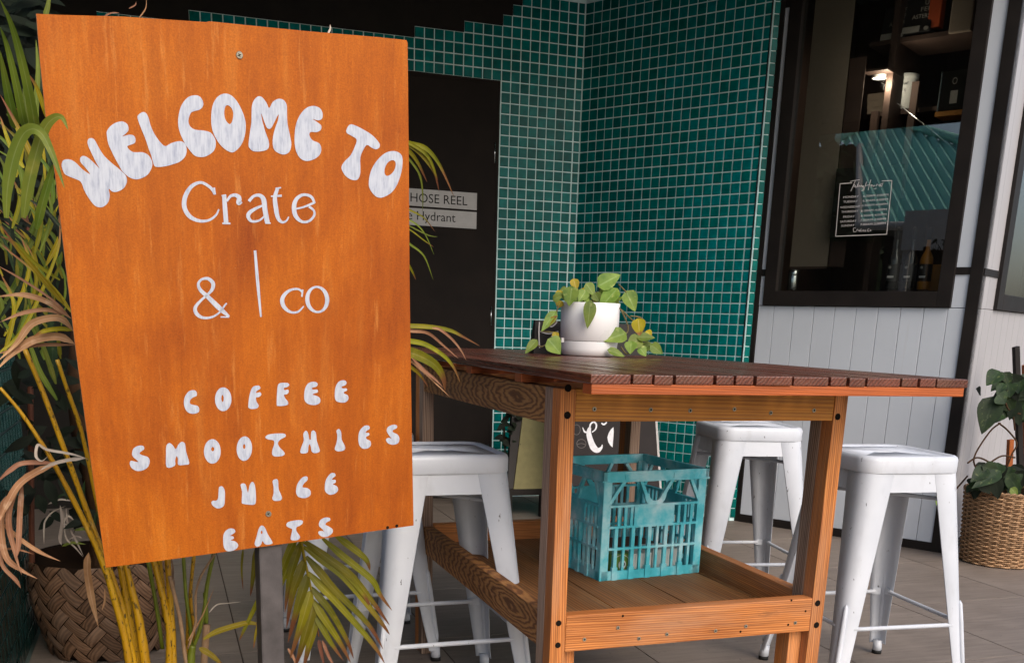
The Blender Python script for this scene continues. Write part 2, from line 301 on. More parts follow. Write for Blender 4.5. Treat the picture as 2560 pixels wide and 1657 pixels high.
# ------------------------------------------------------------------ object helpers
WM = {}
def tag(o, label=None, cat=None, group=None, kind=None):
    if label: o['label'] = label
    if cat: o['category'] = cat
    if group: o['group'] = group
    if kind: o['kind'] = kind
    return o
def place(o, wm, parent=None):
    WM[o.name] = wm.copy()
    if parent is not None:
        o.parent = parent; o.matrix_parent_inverse = Matrix.Identity(4); o.matrix_basis = WM[parent.name].inverted() @ wm
    else: o.matrix_basis = wm
    return o
def empty(name, loc, label, cat, group=None, rot=None):
    o = bpy.data.objects.new(name, None); COL.objects.link(o); o.empty_display_size = .05
    wm = Matrix.Translation(V(loc))
    if rot is not None: wm = wm @ rot.to_4x4()
    place(o, wm); return tag(o, label, cat, group)
class MB:
    def __init__(s): s.v = []; s.f = []; s.mi = []; s.u = []; s.t = []; s.m = 0
    def add(s, vs, fs, us=None, ts=None):
        b = len(s.v); s.v += [V(x) for x in vs]; s.f += [tuple(i+b for i in f) for f in fs]; s.mi += [s.m]*len(fs)
        s.u += us if us else [1.0]*len(vs); s.t += ts if ts else [0.0]*len(vs)
        return s
    def box(s, a, b):
        x0, y0, z0 = a; x1, y1, z1 = b
        return s.add([(x0, y0, z0), (x1, y0, z0), (x1, y1, z0), (x0, y1, z0), (x0, y0, z1), (x1, y0, z1), (x1, y1, z1), (x0, y1, z1)],
                     [(0, 3, 2, 1), (4, 5, 6, 7), (0, 1, 5, 4), (1, 2, 6, 5), (2, 3, 7, 6), (3, 0, 4, 7)])
    def hexa(s, p): return s.add(p, [(0, 3, 2, 1), (4, 5, 6, 7), (0, 1, 5, 4), (1, 2, 6, 5), (2, 3, 7, 6), (3, 0, 4, 7)])
    def obox(s, o, ex, ey, ez):           # corner + three edge vectors
        o, ex, ey, ez = V(o), V(ex), V(ey), V(ez)
        return s.hexa([o, o+ex, o+ex+ey, o+ey, o+ez, o+ex+ez, o+ex+ey+ez, o+ey+ez])
    def tube(s, pts, r, n=8, cap=True):
        pts = [V(p) for p in pts]; rs = r if isinstance(r, (list, tuple)) else [r]*len(pts)
        vs, fs = [], []; ref = None
        for i, p in enumerate(pts):
            t = (pts[min(i+1, len(pts)-1)]-pts[max(i-1, 0)]).normalized()
            if ref is None: ref = t.orthogonal().normalized()
            a = (ref - t*ref.dot(t)).normalized(); b = t.cross(a); ref = a
            vs += [p+(a*math.cos(2*math.pi*k/n)+b*math.sin(2*math.pi*k/n))*rs[i] for k in range(n)]
        for i in range(len(pts)-1):
            for k in range(n): fs.append((i*n+k, i*n+(k+1) % n, (i+1)*n+(k+1) % n, (i+1)*n+k))
        if cap: fs += [tuple(reversed(range(n))), tuple(range((len(pts)-1)*n, len(pts)*n))]
        ts = [i/(len(pts)-1) for i in range(len(pts)) for k in range(n)]
        return s.add(vs, fs, None, ts)
    def lathe(s, prof, n=40, c=(0, 0, 0)):
        c = V(c); vs = []; fs = []
        for r, z in prof: vs += [c+V((r*math.cos(2*math.pi*k/n), r*math.sin(2*math.pi*k/n), z)) for k in range(n)]
        for i in range(len(prof)-1):
            for k in range(n): fs.append((i*n+k, i*n+(k+1) % n, (i+1)*n+(k+1) % n, (i+1)*n+k))
        return s.add(vs, fs)
    def poly(s, outer, holes, tr, depth):   # flat letter: tr maps (u,v,d) to world
        loops = [outer]+list(holes); flat = [p for L in loops for p in L]
        tris = tessellate_polygon([[V((x, y, 0)) for x, y in L] for L in loops])
        vs = [tr(x, y, depth) for x, y in flat]; n = len(flat); vs += [tr(x, y, 0) for x, y in flat]
        fs = [tuple(t) for t in tris]
        b = 0
        for L in loops:
            m = len(L)
            for i in range(m): fs.append((b+i, b+(i+1) % m, n+b+(i+1) % m, n+b+i))
            b += m
        return s.add(vs, fs)
    def build(s, name, mat, parent=None, wm=None, smooth=False, bevel=0, kind=None, center=True):
        me = bpy.data.meshes.new(name)
        if wm is None:
            if center and s.v:
                lo = V([min(v[i] for v in s.v) for i in range(3)]); hi = V([max(v[i] for v in s.v) for i in range(3)]); c = (lo+hi)/2; c.z = lo.z
            else: c = V((0, 0, 0))
            wm = Matrix.Translation(c)
            vs = [v-c for v in s.v]
        else: vs = s.v
        me.from_pydata([tuple(v) for v in vs], [], s.f)
        mats = mat if isinstance(mat, (list, tuple)) else [mat]
        for m in mats: me.materials.append(M[m] if isinstance(m, str) else m)
        for p, i in zip(me.polygons, s.mi): p.material_index = i; p.use_smooth = smooth
        if any(x != 1.0 for x in s.u) or any(s.t):
            for nm, arr in (('leaf_u', s.u), ('leaf_t', s.t)):
                a = me.attributes.new(nm, 'FLOAT', 'POINT'); a.data.foreach_set('value', arr)
        bm = bmesh.new(); bm.from_mesh(me)
        bmesh.ops.recalc_face_normals(bm, faces=bm.faces)
        if bevel:
            ed = [e for e in bm.edges if len(e.link_faces) == 2 and e.calc_face_angle(0) > .6]
            bmesh.ops.bevel(bm, geom=ed, offset=bevel, segments=2, profile=.6, affect='EDGES', clamp_overlap=True)
        bm.to_mesh(me); bm.free()
        o = bpy.data.objects.new(name, me); COL.objects.link(o); place(o, wm, parent)
        if kind: o['kind'] = kind
        return o
def board(name, p0, p1, w, h, mat, parent, side=None, bevel=.002):
    # timber from p0 to p1 (centre line), w across 'side', h across the other way; local X runs along the grain
    p0, p1 = V(p0), V(p1); x = (p1-p0); L = x.length; x.normalize()
    y = V(side) if side is not None else V((0, 0, 1)).cross(x)
    y = (y - x*y.dot(x)).normalized(); z = x.cross(y)
    wm = Matrix(((x.x, y.x, z.x, p0.x), (x.y, y.y, z.y, p0.y), (x.z, y.z, z.z, p0.z), (0, 0, 0, 1)))
    mb = MB().box((0, -w/2, -h/2), (L, w/2, h/2)); return mb.build(name, mat, parent, wm, bevel=bevel)
def quadbox(name, o, ex, ey, ez, mat, parent=None, bevel=0, kind=None):
    return MB().obox(o, ex, ey, ez).build(name, mat, parent, bevel=bevel, kind=kind)
def copy_tree(o, wm, parent=None):
    c = o.copy(); COL.objects.link(c); 
    for k in list(c.keys()): pass
    if parent is None: place(c, wm)
    else:
        c.parent = parent; c.matrix_parent_inverse = Matrix.Identity(4); c.matrix_basis = o.matrix_basis.copy()
    for ch in [x for x in bpy.data.objects if x.parent == o]: copy_tree(ch, None, c)
    return c
def smooth_path(pts, n=5):
    pts = [V(p) for p in pts]; out = []
    for i in range(len(pts)-1):
        p0 = pts[max(i-1, 0)]; p1 = pts[i]; p2 = pts[i+1]; p3 = pts[min(i+2, len(pts)-1)]
        for k in range(n):
            t = k/n; out.append(.5*((2*p1)+(p2-p0)*t+(2*p0-5*p1+4*p2-p3)*t*t+(3*p1-p0-3*p2+p3)*t**3))
    out.append(pts[-1]); return out
def closed(pts, n=3):
    out = []; m = len(pts)
    for i in range(m):
        p0, p1, p2, p3 = [V((*pts[(i+k) % m], 0)) for k in (-1, 0, 1, 2)]
        for k in range(n):
            t = k/n; q = .5*((2*p1)+(p2-p0)*t+(2*p0-5*p1+4*p2-p3)*t*t+(3*p1-p0-3*p2+p3)*t**3); out.append((q.x, q.y))
    return out
def ell(cx, cy, rx, ry, tilt=0, n=28):
    a = rad(tilt); return [(cx+rx*math.cos(t)*math.cos(a)-ry*math.sin(t)*math.sin(a), cy+rx*math.cos(t)*math.sin(a)+ry*math.sin(t)*math.cos(a)) for t in [2*math.pi*k/n for k in range(n)]]
def stroke(pts):                    # (x, y, width) -> outline of a brush stroke
    P = smooth_path([(x, y, w) for x, y, w in pts], 6); L, R = [], []
    for i, p in enumerate(P):
        t = P[min(i+1, len(P)-1)]-P[max(i-1, 0)]; t.z = 0; t.normalize(); nrm = V((-t.y, t.x, 0)); h = max(p.z, 1)/2
        L.append((p.x+nrm.x*h, p.y+nrm.y*h)); R.append((p.x-nrm.x*h, p.y-nrm.y*h))
    return L, R
def text_mesh(txt, size):
    cu = bpy.data.curves.new('t', 'FONT'); cu.body = txt; cu.size = size; cu.resolution_u = 3
    o = bpy.data.objects.new('t', cu); COL.objects.link(o); dg = bpy.context.evaluated_depsgraph_get()
    me = bpy.data.meshes.new_from_object(o.evaluated_get(dg)); vs = [v.co.copy() for v in me.vertices]; fs = [tuple(p.vertices) for p in me.polygons]
    bpy.data.objects.remove(o); bpy.data.curves.remove(cu); bpy.data.meshes.remove(me); return vs, fs
def text(name, txt, size, o, ex, ey, mat, parent, width=None, align='left', off=.0006):
    vs, fs = text_mesh(txt, size); ex = V(ex).normalized(); ey = V(ey).normalized(); n = ex.cross(ey)
    wd = max(v.x for v in vs)-min(v.x for v in vs); x0 = min(v.x for v in vs); k = (width/wd) if width else 1
    if align == 'right': x0 += wd
    mb = MB(); mb.add([V(o)+ex*((v.x-x0)*k)+ey*v.y+n*off for v in vs], fs); return mb.build(name, mat, parent)

# ------------------------------------------------------------------ the setting: ground, walls, soffit
P_ = .054; ZR0 = 34.3*P_
AW = 0.5556769698; eB = V((math.sin(AW), -math.cos(AW), 0)); nB = V((math.cos(AW), math.sin(AW), 0)); Z = V((0, 0, 1))
gr = MB(); gr.add([(-900, -900, -.02), (900, -900, -.02), (900, 900, -.02), (-900, 900, -.02)], [(0, 1, 2, 3)]); gr.build('ground', 'concrete', kind='structure')
fl = MB().box((-6.2, -7.6, -.019), (7.2, 1.0, -.004)).build('floor', 'joint', kind='structure')
pav = MB().box((-.308, -.308, 0), (.308, .308, .0035)).build('paver', 'floor', fl, Matrix.Translation((-1.525+.31, -2.69+.31, -.0035)), bevel=.001)
first = True
for i in range(-7, 13):
    for j in range(-7, 6):
        x = -1.525+.31+.62*i; y = -2.69+.31+.62*j
        if not (-5.8 < x < 6.8 and -7.2 < y < .7) or (i == 0 and j == 0): continue
        c = pav.copy(); COL.objects.link(c); c.parent = fl; c.matrix_basis = WM[fl.name].inverted() @ Matrix.Translation((x, y, -.0035))
def tile_mesh():
    h = .0238; b = .003; mb = MB()        # glazed face with a soft rounded edge, lying in local XZ, facing -Y
    mb.add([(-h, 0, -h), (h, 0, -h), (h, 0, h), (-h, 0, h), (-h, -.003, -h), (h, -.003, -h), (h, -.003, h), (-h, -.003, h),
            (-h+b, -.0045, -h+b), (h-b, -.0045, -h+b), (h-b, -.0045, h-b), (-h+b, -.0045, h-b)],
           [(0, 1, 5, 4), (1, 2, 6, 5), (2, 3, 7, 6), (3, 0, 4, 7), (4, 5, 9, 8), (5, 6, 10, 9), (6, 7, 11, 10), (7, 4, 8, 11), (8, 9, 10, 11)]); return mb
def tiled_wall(label, org, ex, nout, cols, rows, back, seen, keep=lambda a, z: True, tm='tile', gm='grout'):
    # org: foot of the wall at column 0; ex along the wall; nout towards the viewer; cols: list of column centres
    root = empty('tiled_wall', org, label, 'wall')
    org, ex, nout = V(org), V(ex), V(nout)
    for a0, a1, z0, z1 in back:
        quadbox('grout', org+ex*a0+Z*z0, ex*(a1-a0), -nout*.1, Z*(z1-z0), gm, root)
    rot = Matrix(((ex.x, -nout.x, 0), (ex.y, -nout.y, 0), (0, 0, 1))).to_4x4()
    cells = [(a, z, wd) for a, wd in cols for z in rows if keep(a, z)]
    cells.sort(key=lambda c: -seen(org+ex*c[0]+Z*c[1]))
    t0 = None; rest = MB(); base = tile_mesh()
    for q, (a, z, wd) in enumerate(cells):
        wm = Matrix.Translation(org+ex*a+Z*z+nout*.0002) @ rot @ Matrix.Diagonal((wd/.0488 if wd else 1, 1, 1, 1))
        tw = Matrix.Rotation(random.uniform(-.012, .012), 4, 'X') @ Matrix.Rotation(random.uniform(-.012, .012), 4, 'Z'); wm = wm @ tw
        if q < 300:
            if t0 is None: t0 = base.build('tile', tm, root, wm); me = t0.data
            else:
                o = bpy.data.objects.new('tile', me); COL.objects.link(o); place(o, wm, root)
        else: rest.add([wm @ v for v in base.v], base.f)
    if rest.v: rest.build('tile_field', tm, root, kind='stuff')
    return root
def px(p):
    d = p-CAM; zz = d.dot(FW); return (PPX+FPX*d.dot(RT)/zz, PPY-FPX*d.dot(UP)/zz, zz)
def seen_score(p):
    x, y, zz = px(p)
    if zz < .2 or not (-20 < x < 2580 and -20 < y < 1680): return -zz
    if 960 > x > 200 and 110 < y < 1330: return 0
    return 100/zz
rowz = [ZR0 - P_*(r+.5) for r in range(-16, 35)]; rowz = [z for z in rowz if z > .024]
D_ = 8.8524*P_
# wall A: behind the hydrant door
colsA = [(-D_+P_*(i+.5), .0488) for i in range(8)] + [(-D_+P_*8.42, .034)]
colsA += [(-D_-P_*(i+.5), .0488) for i in range(60)]
DOOR_L, DOOR_R, DOOR_T = -1.62, -D_-.004, 2.258
kept = [z for z in rowz if z > DOOR_T+.02]; DOOR_T = min(kept)-.0250
def keepA(a, z): return not (DOOR_L-.02 < a < DOOR_R+.02 and z < DOOR_T+.01)
wallA = tiled_wall('dark teal mosaic wall around the black hydrant door', (0, 0, 0), (1, 0, 0), (0, -1, 0), colsA, rowz,
                   [(-4.2, DOOR_L, 0, 3.0), (DOOR_R, 0, 0, 3.0), (DOOR_L, DOOR_R, DOOR_T, 3.0)], seen_score, keepA)
# wall B: the long mosaic wall behind the table
b0 = 1.0722*P_
colsB = [(b0/2+.001, .05)] + [(b0+P_*(k+.5), .0488) for k in range(19)] + [(b0+P_*19.42, .036)]
LB = 1.1335
wallB = tiled_wall('bright teal mosaic wall between the corner and the white boarding', (0, 0, 0), tuple(eB), tuple(-nB), colsB, rowz, [(0, LB, 0, 3.0)], seen_score)
quadbox('corner_strip', eB*(LB-.012)-nB*.006, eB*.008, nB*.004, Z*3, 'chrome', wallB)
rd = (eB*.62+nB*.78).normalized()   # the return that wraps the end of the wall
pe = eB*(LB-.002)
quadbox('grout_return', pe, rd*.05, (nB*.62-eB*.78).normalized()*.02, Z*3, 'grout', wallB)
rm = MB()
rno = (eB*.78-nB*.62).normalized()
for z in rowz: rm.obox(pe+rd*.004+Z*(z-.0244), rd*.045, rno*.004, Z*.0488)
rm.build('return_tile', 'tile', wallB, kind='stuff')
# wall E: mosaic wall close on the left
XE = -2.75
colsE = [(P_*(i+.5), .0488) for i in range(62)]
rowE = [.03+P_*(r+.5) for r in range(0, 16)]
wallE = tiled_wall('low shade-toned mosaic wall at the left behind the palm', (XE, -5.66, 0), (0, 1, 0), (1, 0, 0), colsE, rowE, [(0, 3.34, 0, .90)], seen_score, tm='tileshade', gm='groutshade')
quadbox('coping', (XE-.1, -5.66, .90), (.104, 0, 0), (0, 3.34, 0), (0, 0, .02), 'joint', wallE)
# soffits
sf = MB(); F0 = eB*-5.5-nB*4.25; F1 = eB*2.45-nB*4.25
sf.obox(F0+Z*2.82, F1-F0, nB*6.5, Z*.2); sf.build('awning_ceiling', 'soffit', kind='structure')
fa = quadbox('added_fascia', F0+Z*2.74-nB*.04, F1-F0, nB*.04, Z*.28, 'soffit'); fa['kind'] = 'structure'  # unseen beam added to keep sky off the glass and upper walls
# the black patch of wall over the door, its lower edge stepping along the tiles
def patch_z(x):
    kn = [(-3.4, 2.37), (-2.3, 2.41), (-1.04, 2.465), (-.75, 2.51), (-.54, 2.56), (-.365, 2.66), (-.30, 2.78)]
    for (x0, z0), (x1, z1) in zip(kn[:-1], kn[1:]):
        if x0 <= x <= x1: return z0+(z1-z0)*(x-x0)/(x1-x0)
    return 9
mb = MB()
for a, wd in colsA:
    z = patch_z(a)
    if z < 2.79 and a > -3.4:
        r = math.ceil((ZR0-z)/P_-.5); zz = ZR0-P_*r+.027; mb.box((a-.0271, -.007, zz-.027), (a+.0271, .002, 2.83))
mb.box((-4.2, -.0075, 0), (-2.52, .002, 2.83))  # black sheet standing for the shade on the tiles behind the palm
pt_ = mb.build('black_shade_panel', 'soffit', wallA)
# black walls added at the far left to block light and darken the gap
rc = empty('added_dark_wall', (-3.4, -1.2, 0), 'added black wall darkening the space behind the palm', 'wall')
quadbox('wall_face', (-3.5, -1.75, 0), (.1, 0, 0), (0, 1.75, 0), (0, 0, 2.82), 'soffit', rc)
quadbox('low_wall_face', (-3.5, -2.36, 0), (.1, 0, 0), (0, .609, 0), (0, 0, 1.8), 'soffit', rc)
quadbox('wall_end', (-3.399, -2.36, 0), (.545, 0, 0), (0, .03, 0), (0, 0, .9), 'soffit', rc)

# hydrant door
dr = empty('hydrant_door', (DOOR_R, -.01, 0), 'black hydrant cupboard door with two printed label plates', 'door')
quadbox('door_leaf', (DOOR_L+.012, .03, .01), (DOOR_R-DOOR_L-.03, 0, 0), (0, -.036, 0), (0, 0, DOOR_T-.03), 'door', dr, bevel=.002)
quadbox('door_frame', (DOOR_R-.016, .03, 0), (.016, 0, 0), (0, -.030, 0), (0, 0, DOOR_T), 'door', dr)
quadbox('door_frame', (DOOR_L, .03, DOOR_T-.018), (DOOR_R-DOOR_L-.016, 0, 0), (0, -.030, 0), (0, 0, .018), 'door', dr)
quadbox('threshold', (DOOR_L, .05, 0), (DOOR_R-DOOR_L, 0, 0), (0, -.05, 0), (0, 0, .01), 'black', dr)
for z0, z1 in ((1.867, 1.974), (1.0, 1.105), (.22, .32)):
    MB().tube([(-.509, -.009, z0), (-.509, -.009, z1)], .0035, 8).build('hinge', 'chrome', dr, smooth=True)
for z0, z1, t, xr, tz, sz, wd in ((1.618, 1.706, 'FIRE HOSE REEL', -.662, 1.6385, .066, .62), (1.519, 1.607, 'Fire Hydrant', -.729, 1.5475, .066, .43)):
    pl_ = quadbox('label_plate', (-1.36, -.0065, z0), (1.36-.607, 0, 0), (0, -.002, 0), (0, 0, z1-z0), 'plate', dr)
    vs, fs = text_mesh(t, sz); x1 = max(v.x for v in vs); mb = MB(); kx = 1.02
    mb.add([V((xr+(v.x-x1)*kx, -.0091, tz+v.y)) for v in vs], fs); mb.build('lettering', 'ink', pl_)

# white boarded wall C (between mosaic and corner post) and wall D (round the corner)
def CP(s, z, d=0): return nB*(.03+d)+eB*s+Z*z
cw = empty('boarded_wall', CP(1.15, 0), 'white boarded wall with black trim holding the cafe window', 'wall')
quadbox('backing', CP(1.15, 0, .012), eB*1.10, nB*.05, Z*1.2, 'black', cw)
quadbox('backing', CP(1.15, 1.2, .012), eB*.10, nB*.05, Z*1.8, 'black', cw); quadbox('backing', CP(2.10, 1.2, .012), eB*.15, nB*.05, Z*1.8, 'black', cw)
gs = [1.178]+[g for g in [1.809+.1087*k for k in range(-6, 4)] if 1.19 < g < 2.2]+[2.213]
for a, b in zip(gs[:-1], gs[1:]):
    z1 = 1.143 if (b > 1.21 and a < 2.14) else 1.288
    quadbox('plank', CP(a+.0012, .042), eB*(b-a-.0024), nB*.012, Z*(1.14-.042), 'panel', cw, bevel=.0015)
for s0, s1 in ((1.178, 1.206), (2.147, 2.213)):
    quadbox('plank', CP(s0, 1.143), eB*(s1-s0), nB*.012, Z*(1.288-1.143), 'panel', cw, bevel=.001)
    quadbox('plank', CP(s0, 1.32), eB*(s1-s0), nB*.012, Z*(2.525-1.32 if s0 < 2 else 1.55), 'panel', cw, bevel=.001)
    quadbox('rail_trim', CP(s0, 1.288, -.006), eB*(s1-s0), nB*.018, Z*.032, 'black', cw)
quadbox('edge_trim', CP(1.150, 0, -.008), eB*.028, nB*.02, Z*2.95, 'black', cw)
quadbox('header_trim', CP(1.178, 2.525, -.006), eB*.028, nB*.018, Z*.4, 'black', cw)
quadbox('skirting', CP(1.178, 0, -.008), eB*(2.213-1.178), nB*.02, Z*.042, 'black', cw)
quadbox('corner_post', CP(2.213, 0, -.01), eB*.055, nB*.06, Z*2.9, 'black', cw)
# cafe window
win = empty('cafe_window', CP(1.206, 1.143), 'black framed cafe window with trading hours decal on its glass', 'window')
FT = 2.75
for s0, s1, z0, z1 in ((1.206, 1.272, 1.143, FT), (2.082, 2.147, 1.143, FT), (1.272, 2.082, 1.143, 1.214), (1.272, 2.082, FT-.06, FT)):
    quadbox('frame', CP(s0, z0, -.018), eB*(s1-s0), nB*.06, Z*(z1-z0), 'black', win, bevel=.002)
quadbox('pane', CP(1.272, 1.214, .012), eB*.81, nB*.004, Z*(FT-.06-1.214), 'glass', win)
# decal
dec = MB(); tri = lambda q: None
CO = lambda x, y: onplane(x, y, CP(1.5, 1.5, .0105), nB)
S8 = lambda x, y: (1900+x/3.606, 380+y/3.606)
c4 = [S8(722, 287), S8(1190, 258), S8(1142, 742), S8(682, 760)]
def decline(a, b, wpx):
    a, b = CO(*a), CO(*b); t = (b-a).normalized(); q = t.cross(nB)*.0016; dec.add([a-q, b-q, b+q, a+q], [(0, 1, 2, 3)])
decline(c4[0], S8(830, 280), 1); decline(S8(1098, 262), c4[1], 1); decline(c4[1], c4[2], 1); decline(c4[2], c4[3], 1); decline(c4[3], c4[0], 1)
d_o = dec.build('decal_border', 'whiteprint', win)
rows = [('MONDAY', '6:30AM-2:00PM', 750, 408, 888, 930, 398, 1155), ('TUESDAY', '6:30AM-4:00PM', 750, 450, 880, 925, 440, 1152), ('WEDNESDAY', '6:30AM-4:00PM', 722, 500, 900, 918, 482, 1148),
        ('THURSDAY', '6:30AM-4:00PM', 732, 540, 884, 912, 530, 1142), ('FRIDAY', '6:30AM-4:00PM', 750, 585, 852, 908, 575, 1138), ('SATURDAY', '7:00AM-2:00PM', 722, 628, 868, 905, 615, 1135), ('SUNDAY', '7:00AM-2:00PM', 732, 665, 850, 903, 655, 1132)]
for a, b, x0, y0, x1, x2, y2, x3 in rows:
    for t, xa, ya, xb in ((a, x0, y0+10, x1), (b, x2, y2+10, x3)):
        p, q = CO(*S8(xa, ya)), CO(*S8(xb, ya-(xb-xa)*.06)); e = (q-p); text('decal_text', t, .0135, p, e, nB.cross(e)*-1 if (nB.cross(e)).z < 0 else nB.cross(e), 'whiteprint', win, width=e.length, off=0)
def script(pts_list, name, width, mat, parent, conv, dn):
    mb = MB()
    for pts in pts_list:
        L, R = stroke([(x, y, width) for x, y in pts]); vs = [CO(*conv(*p)) if dn is None else dn(*p) for p in L+R]; m = len(L)
        mb.add(vs, [(i, i+1, m+i+1, m+i) for i in range(m-1)])
    return mb.build(name, mat, parent)
script([[(812, 268), (850, 258), (900, 252)], [(860, 260), (838, 310), (818, 355)], [(838, 318), (848, 296), (856, 300), (852, 318)], [(866, 312), (856, 302), (862, 320), (876, 312), (880, 288)], [(880, 318), (892, 270)], [(888, 316), (896, 300), (900, 316)], [(906, 314), (912, 300), (918, 312)], [(930, 312), (918, 306), (924, 318), (934, 304), (928, 345), (912, 350)],
        [(962, 268), (950, 300), (935, 350)], [(1000, 250), (985, 300), (975, 345)], [(948, 306), (990, 296)], [(1006, 312), (998, 300), (1012, 298), (1008, 312)], [(1020, 300), (1024, 312), (1036, 298)], [(1046, 310), (1054, 292), (1062, 296)], [(1075, 308), (1070, 298), (1082, 300), (1078, 314)], [(1096, 282), (1085, 300), (1096, 310), (1104, 286), (1112, 280)], [(1025, 335), (1050, 328)]], 'decal_script', 5, 'whiteprint', win, S8, None)
script([[(862, 685), (842, 690), (846, 720), (866, 716)], [(872, 716), (876, 698), (884, 700)], [(898, 712), (888, 706), (896, 716), (902, 700)], [(912, 690), (908, 716), (918, 712)], [(926, 708), (934, 700), (926, 714), (936, 712)], [(950, 700), (944, 716), (958, 712)], [(985, 690), (970, 700), (972, 716), (986, 712)], [(992, 708), (998, 702), (1000, 712), (992, 710)]], 'decal_script', 4, 'whiteprint', win, S8, None)
# wall D
crn = CP(2.268, 0)
def DP(t, z, d=0): return crn+nB*t-eB*d+Z*z
dw = empty('boarded_wall', DP(0, 0), 'warm white boarded wall round the corner past the black post', 'wall')
quadbox('backing', DP(.062, 0, .012), nB*3, -eB*.05, Z*1.14, 'black', dw)
quadbox('backing', DP(.062, 1.14, .012), nB*.25, -eB*.05, Z*1.8, 'black', dw)
for k in range(0, 27):
    t0 = .0+.1087*k
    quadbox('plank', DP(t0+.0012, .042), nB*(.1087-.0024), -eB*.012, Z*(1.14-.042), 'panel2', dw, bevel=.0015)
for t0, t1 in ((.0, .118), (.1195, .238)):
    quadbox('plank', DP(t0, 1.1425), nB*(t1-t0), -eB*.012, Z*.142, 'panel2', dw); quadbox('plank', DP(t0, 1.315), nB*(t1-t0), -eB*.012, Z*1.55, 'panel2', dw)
quadbox('rail_trim', DP(0, 1.285, -.006), nB*.238, -eB*.018, Z*.03, 'black', dw)
quadbox('skirting', DP(0, 0, -.008), nB*3, -eB*.02, Z*.042, 'black', dw)
w2 = empty('side_window', DP(.24, 1.15), 'black framed side window at the right edge of the picture', 'window')
for a, b, z0, z1 in ((.238, .33, 1.143, 2.75), (.33, 1.6, 1.143, 1.215), (.33, 1.6, 2.69, 2.75), (1.6, 1.69, 1.143, 2.75)):
    quadbox('frame', DP(a, z0, -.018), nB*(b-a), -eB*.06, Z*(z1-z0), 'black', w2, bevel=.002)
quadbox('pane', DP(.33, 1.215, .012), nB*1.27, -eB*.004, Z*1.475, 'glass', w2)
# cafe interior shell
ins = empty('cafe_interior', CP(1.7, 0, .2), 'dark cafe interior with shelves behind the glass', 'room')
o = CP(1.16, 0, .10)
quadbox('back_wall', CP(1.12, 1.0, .95), eB*1.08, nB*.03, Z*1.85, 'inside', ins)
quadbox('side_wall', CP(1.12, 1.0, .06), eB*.03, nB*.89, Z*1.85, 'inside', ins)
quadbox('counter', CP(1.15, 1.12, .066), eB*1.05, nB*.88, Z*.03, 'inside', ins)
quadbox('interior_ceiling', CP(1.15, 2.76, .066), eB*1.05, nB*.88, Z*.03, 'soffit', ins)
quadbox('side_wall', CP(2.17, 1.0, .10), eB*.025, nB*.85, Z*1.75, 'inside', ins)
CI = lambda x, y, d: onplane(x, y, CP(1.5, 1.5, d), nB)
S7 = lambda x, y: (1900+x/3.606, y/3.606)
def sz(P): return ((P-nB*P.dot(nB)).dot(eB), P.z)
def cbox(name, x0, y0, x1, y1, d, dep, mat, parent=None, bevel=0):     # a box seen between two photo corners at depth d behind the pane
    a, b = sz(CI(x0, y0, d)), sz(CI(x1, y1, d)); s0, s1 = sorted((a[0], b[0])); z0, z1 = sorted((a[1], b[1]))
    return quadbox(name, CP(s0, z0, d), eB*(s1-s0), nB*dep, Z*(z1-z0), mat, parent, bevel=bevel), (s0, s1, z0, z1)
for a in ((*S7(960, 420), *S7(1880, 330), .30), (*S7(930, 1050), *S7(1860, 985), .42)):
    s0, z0 = sz(CI(a[0], a[1], a[4])); s1, z1 = sz(CI(a[2], a[3], a[4])); quadbox('shelf', CP(1.52, z0-.02, a[4]-.06), eB*.65, nB*.3, Z*.02, 'inside', ins)
bl = empty('roller_blind', CP(1.3, 1.3, .1), 'taupe roller blind hanging in the left of the cafe window', 'blind')
quadbox('fabric', CP(1.29, 1.335, .085), eB*.20, nB*.003, Z*1.35, 'blind', bl); quadbox('hem_bar', CP(1.29, 1.325, .08), eB*.20, nB*.012, Z*.012, 'inside', bl)
quadbox('fabric_fold', CP(1.49, 1.335, .10), eB*.08, nB*.003, Z*.95, 'inside', bl)
r_, _ = cbox('hours_board', *S8(690, 150), *S8(1215, 760), .05, .012, 'black', None, .002); tag(r_, 'black board standing behind the trading hours decal', 'board')
for xa, ya, xb, yb in ((1035, 1080, 985, 1560), (1400, 850, 1305, 1560)):
    P, Q = CI(*S7(xa, ya), .30), CI(*S7(xb, yb), .30); P = P+(P-Q)*.15; Q = Q-(P-Q)*.3; board('upright', Q, P, .035, .03, 'inside', ins, eB)
P, Q = CI(*S7(1240, 935), .24), CI(*S7(1790, 1372), .24); MB().tube([P, Q], .004, 8).build('rail_reflection', 'chrome', ins, smooth=True)  # chrome tube standing in for a rail mirrored in the glass
